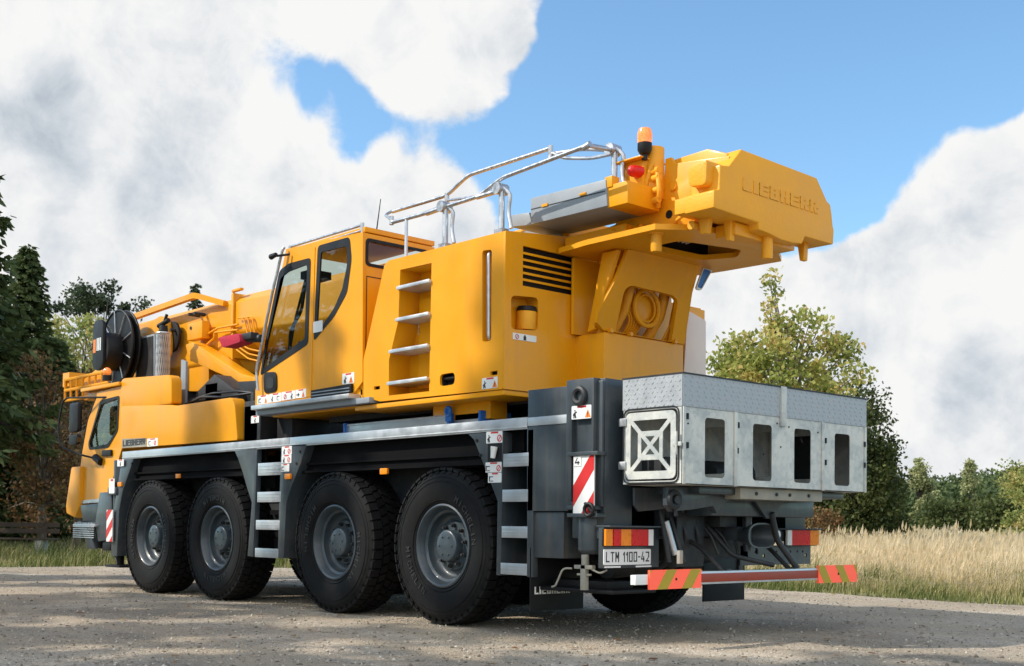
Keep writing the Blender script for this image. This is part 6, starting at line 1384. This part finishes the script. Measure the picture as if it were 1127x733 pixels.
# ------------------------------------------------------------------ sky, sun, camera
SUN = Vector((-.42, -.62, .62)).normalized()
el = math.asin(SUN.z); az = math.atan2(SUN.y, SUN.x)
w = bpy.data.worlds.new('World'); SC.world = w; w.use_nodes = True; nt = w.node_tree; nt.nodes.clear(); L = nt.links.new
out = N(nt, 'ShaderNodeOutputWorld'); bg = N(nt, 'ShaderNodeBackground'); bg.inputs[1].default_value = .15; L(bg.outputs[0], out.inputs[0])
sky = N(nt, 'ShaderNodeTexSky'); sky.sky_type = 'NISHITA'; sky.sun_disc = False; sky.sun_elevation = el; sky.sun_rotation = PI / 2 - az
sky.air_density = 1.0; sky.dust_density = .6; sky.ozone_density = 2.0
tc = N(nt, 'ShaderNodeTexCoord'); DIR = tc.outputs['Generated']
def vm(op, *a):
    n = N(nt, 'ShaderNodeVectorMath', operation=op)
    for i, x in enumerate(a):
        if hasattr(x, 'is_linked') or hasattr(x, 'links'): L(x, n.inputs[i])
        else: n.inputs[i].default_value = x
    return n
def ma(op, *a):
    n = N(nt, 'ShaderNodeMath', operation=op)
    for i, x in enumerate(a):
        if isinstance(x, (int, float)): n.inputs[i].default_value = x
        else: L(x, n.inputs[i])
    return n.outputs[0]
def mrange(x, a, b_, c, d, kind='SMOOTHSTEP'):
    n = N(nt, 'ShaderNodeMapRange', interpolation_type=kind); L(x, n.inputs[0])
    for i, v in enumerate((a, b_, c, d)): n.inputs[i + 1].default_value = v
    return n.outputs[0]
def nz(vec, s, det=7, rough=.55, dist=0.):
    n = N(nt, 'ShaderNodeTexNoise'); n.inputs['Scale'].default_value = s; n.inputs['Detail'].default_value = det; n.inputs['Roughness'].default_value = rough; n.inputs['Distortion'].default_value = dist; L(vec, n.inputs['Vector']); return n
wn = nz(DIR, 5, 5); off = vm('SUBTRACT', wn.outputs['Color'], (.5, .5, .5)); offs = vm('SCALE', off.outputs[0]); offs.inputs[3].default_value = .10
WD = vm('NORMALIZE', vm('ADD', DIR, offs.outputs[0]).outputs[0]).outputs[0]
def blobs(lst, vec):
    cur = None
    for (d, rpx, wgt) in lst:
        a = math.atan(rpx / 1320.); dp = vm('DOT_PRODUCT', vec, d).outputs['Value']; r = mrange(dp, math.cos(a), math.cos(a * .25), 0, wgt)
        cur = r if cur is None else ma('ADD', cur, r)
    return cur
dd = [(-0.8996,0.3494,0.2618),(-0.8659,0.4365,0.2441),(-0.8253,0.519,0.2225),(-0.9151,0.3718,0.1563),(-0.7723,0.5882,0.24),(-0.7478,0.6357,0.1915),(-0.8501,0.368,0.3766),(-0.7806,0.4877,0.3909),(-0.7118,0.5834,0.391),(-0.7502,0.5514,0.3648),(-0.4047,0.8767,0.26),(-0.4538,0.8605,0.2317),(-0.5379,0.8165,0.2098),(-0.4506,0.8834,0.1288),(-0.5714,0.8032,0.1687),(-0.6502,0.7504,0.119),(-0.6877,0.6187,0.3798),(-0.3936,0.8378,0.3783),(-0.8514,0.428,0.3032)]
rr = [190, 190, 170, 260, 120, 160, 170, 150, 120, 80, 150, 130, 130, 200, 120, 200, 40, 45, 60]
ww = [1, .9, .8, 1, .45, .7, .9, .8, .8, .4, 1, .9, .7, 1, .6, .8, .4, .35, .4]
pos = blobs(list(zip(dd, rr, ww)), WD)
dn = [(-0.5942,0.7257,0.3468),(-0.4988,0.8051,0.3209),(-0.6704,0.683,0.29),(-0.8813,0.334,0.3343),(-0.7937,0.5225,0.3114),(-0.5582,0.7836,0.2727),(-0.437,0.8279,0.3516),(-0.8249,0.4596,0.329)]
neg = blobs(list(zip(dn, [230, 200, 120, 55, 80, 110, 120, 75], [1.2, 1.1, .8, .95, .65, .7, .7, .6])), WD)
base = ma('SUBTRACT', pos, neg)
fill = mrange(vm('DOT_PRODUCT', DIR, (.70, -.35, .62)).outputs['Value'], .35, .95, 0, 1)  # bright cloud patch out of view, added to lighten the rear faces
def dens(vec):
    big = nz(vec, 6.0, 3, .5, .2).outputs[0]; det = nz(vec, 16, 10, .62, .35).outputs[0]
    return ma('ADD', ma('MULTIPLY', ma('SUBTRACT', big, .5), 1.5), ma('MULTIPLY', ma('SUBTRACT', det, .5), 1.05))
d0 = dens(DIR); sunv = vm('NORMALIZE', vm('ADD', DIR, tuple(Vector((-.35, -.38, .85)) * .045)).outputs[0]).outputs[0]; d1 = dens(sunv)
cov = mrange(ma('ADD', ma('ADD', ma('ADD', base, d0), ma('MULTIPLY', fill, .6)), .10), .32, .66, 0, 1)
shade_b = blobs(list(zip([(-0.9035,0.3235,0.2811),(-0.4625,0.8776,0.1258),(-0.8913,0.3455,0.2935),(-0.4279,0.8966,0.114),(-0.5091,0.8496,0.1381),(-0.8619,0.4751,0.1774),(-0.8477,0.3883,0.3614)], [110, 60, 70, 80, 60, 120, 100], [.30, .26, .14, .26, .20, .04, .06])), WD)
relief = ma('MULTIPLY', ma('SUBTRACT', d1, d0), 1.4); lump = mrange(nz(WD, 3.6, 5, .55, .3).outputs[0], .46, .72, 0, .30)
shd = ma('ADD', ma('ADD', relief, shade_b), ma('ADD', lump, .10))
cl = N(nt, 'ShaderNodeValToRGB'); L(shd, cl.inputs[0]); E = cl.color_ramp.elements; E[0].position = .0; E[0].color = (1.0, 1.0, .99, 1); E[1].position = 1.; E[1].color = (.52, .58, .65, 1); e = E.new(.28); e.color = (.90, .915, .93, 1); e = E.new(.6); e.color = (.72, .77, .82, 1)
sdot = vm('DOT_PRODUCT', DIR, tuple(SUN)).outputs['Value']; glow = mrange(sdot, .55, 1., 0, 1)
cs = vm('SCALE', cl.outputs[0]); L(ma('ADD', ma('MULTIPLY', ma('ADD', glow, fill), 3.6), 4.75), cs.inputs[3])
blue = vm('MULTIPLY', sky.outputs[0], (.92, 1.12, 1.15))
mx = N(nt, 'ShaderNodeMix', data_type='RGBA'); L(cov, mx.inputs[0]); L(blue.outputs[0], mx.inputs[6]); L(cs.outputs[0], mx.inputs[7]); L(mx.outputs[2], bg.inputs[0])
sl = bpy.data.lights.new('sun', 'SUN'); sl.energy = 3.6; sl.angle = R(.6); sl.color = (1, .93, .82); so = bpy.data.objects.new('sun', sl); COL.objects.link(so)
so.rotation_euler = (-SUN).to_track_quat('-Z', 'Y').to_euler()

cam = bpy.data.cameras.new('camera'); co = bpy.data.objects.new('camera', cam); COL.objects.link(co); SC.camera = co
f_, W_, H_ = 1320.16, 1127., 733.; pitch, yaw, roll, hor = .023, .831, .011, 577.27
cam.sensor_fit = 'HORIZONTAL'; cam.sensor_width = 36; cam.lens = f_ / W_ * 36; cam.clip_end = 3000; cam.clip_start = .1
ppx = 563.5 + math.sin(roll) * f_ * math.tan(pitch); ppy = hor - math.cos(roll) * f_ * math.tan(pitch)
cam.shift_x = -(ppx - 563.5) / W_; cam.shift_y = (ppy - 366.5) / W_
co.location = CAM; co.rotation_euler = (Matrix.Rotation(yaw, 3, 'Z') @ Matrix.Rotation(PI / 2 + pitch, 3, 'X') @ Matrix.Rotation(roll, 3, 'Z')).to_euler()
cam.dof.use_dof = True; cam.dof.focus_distance = 10.5; cam.dof.aperture_fstop = 5.6
SC.view_settings.view_transform = 'Standard'; SC.view_settings.look = 'None'; SC.view_settings.exposure = .40; SC.view_settings.gamma = 1
SC.cycles.use_denoising = True
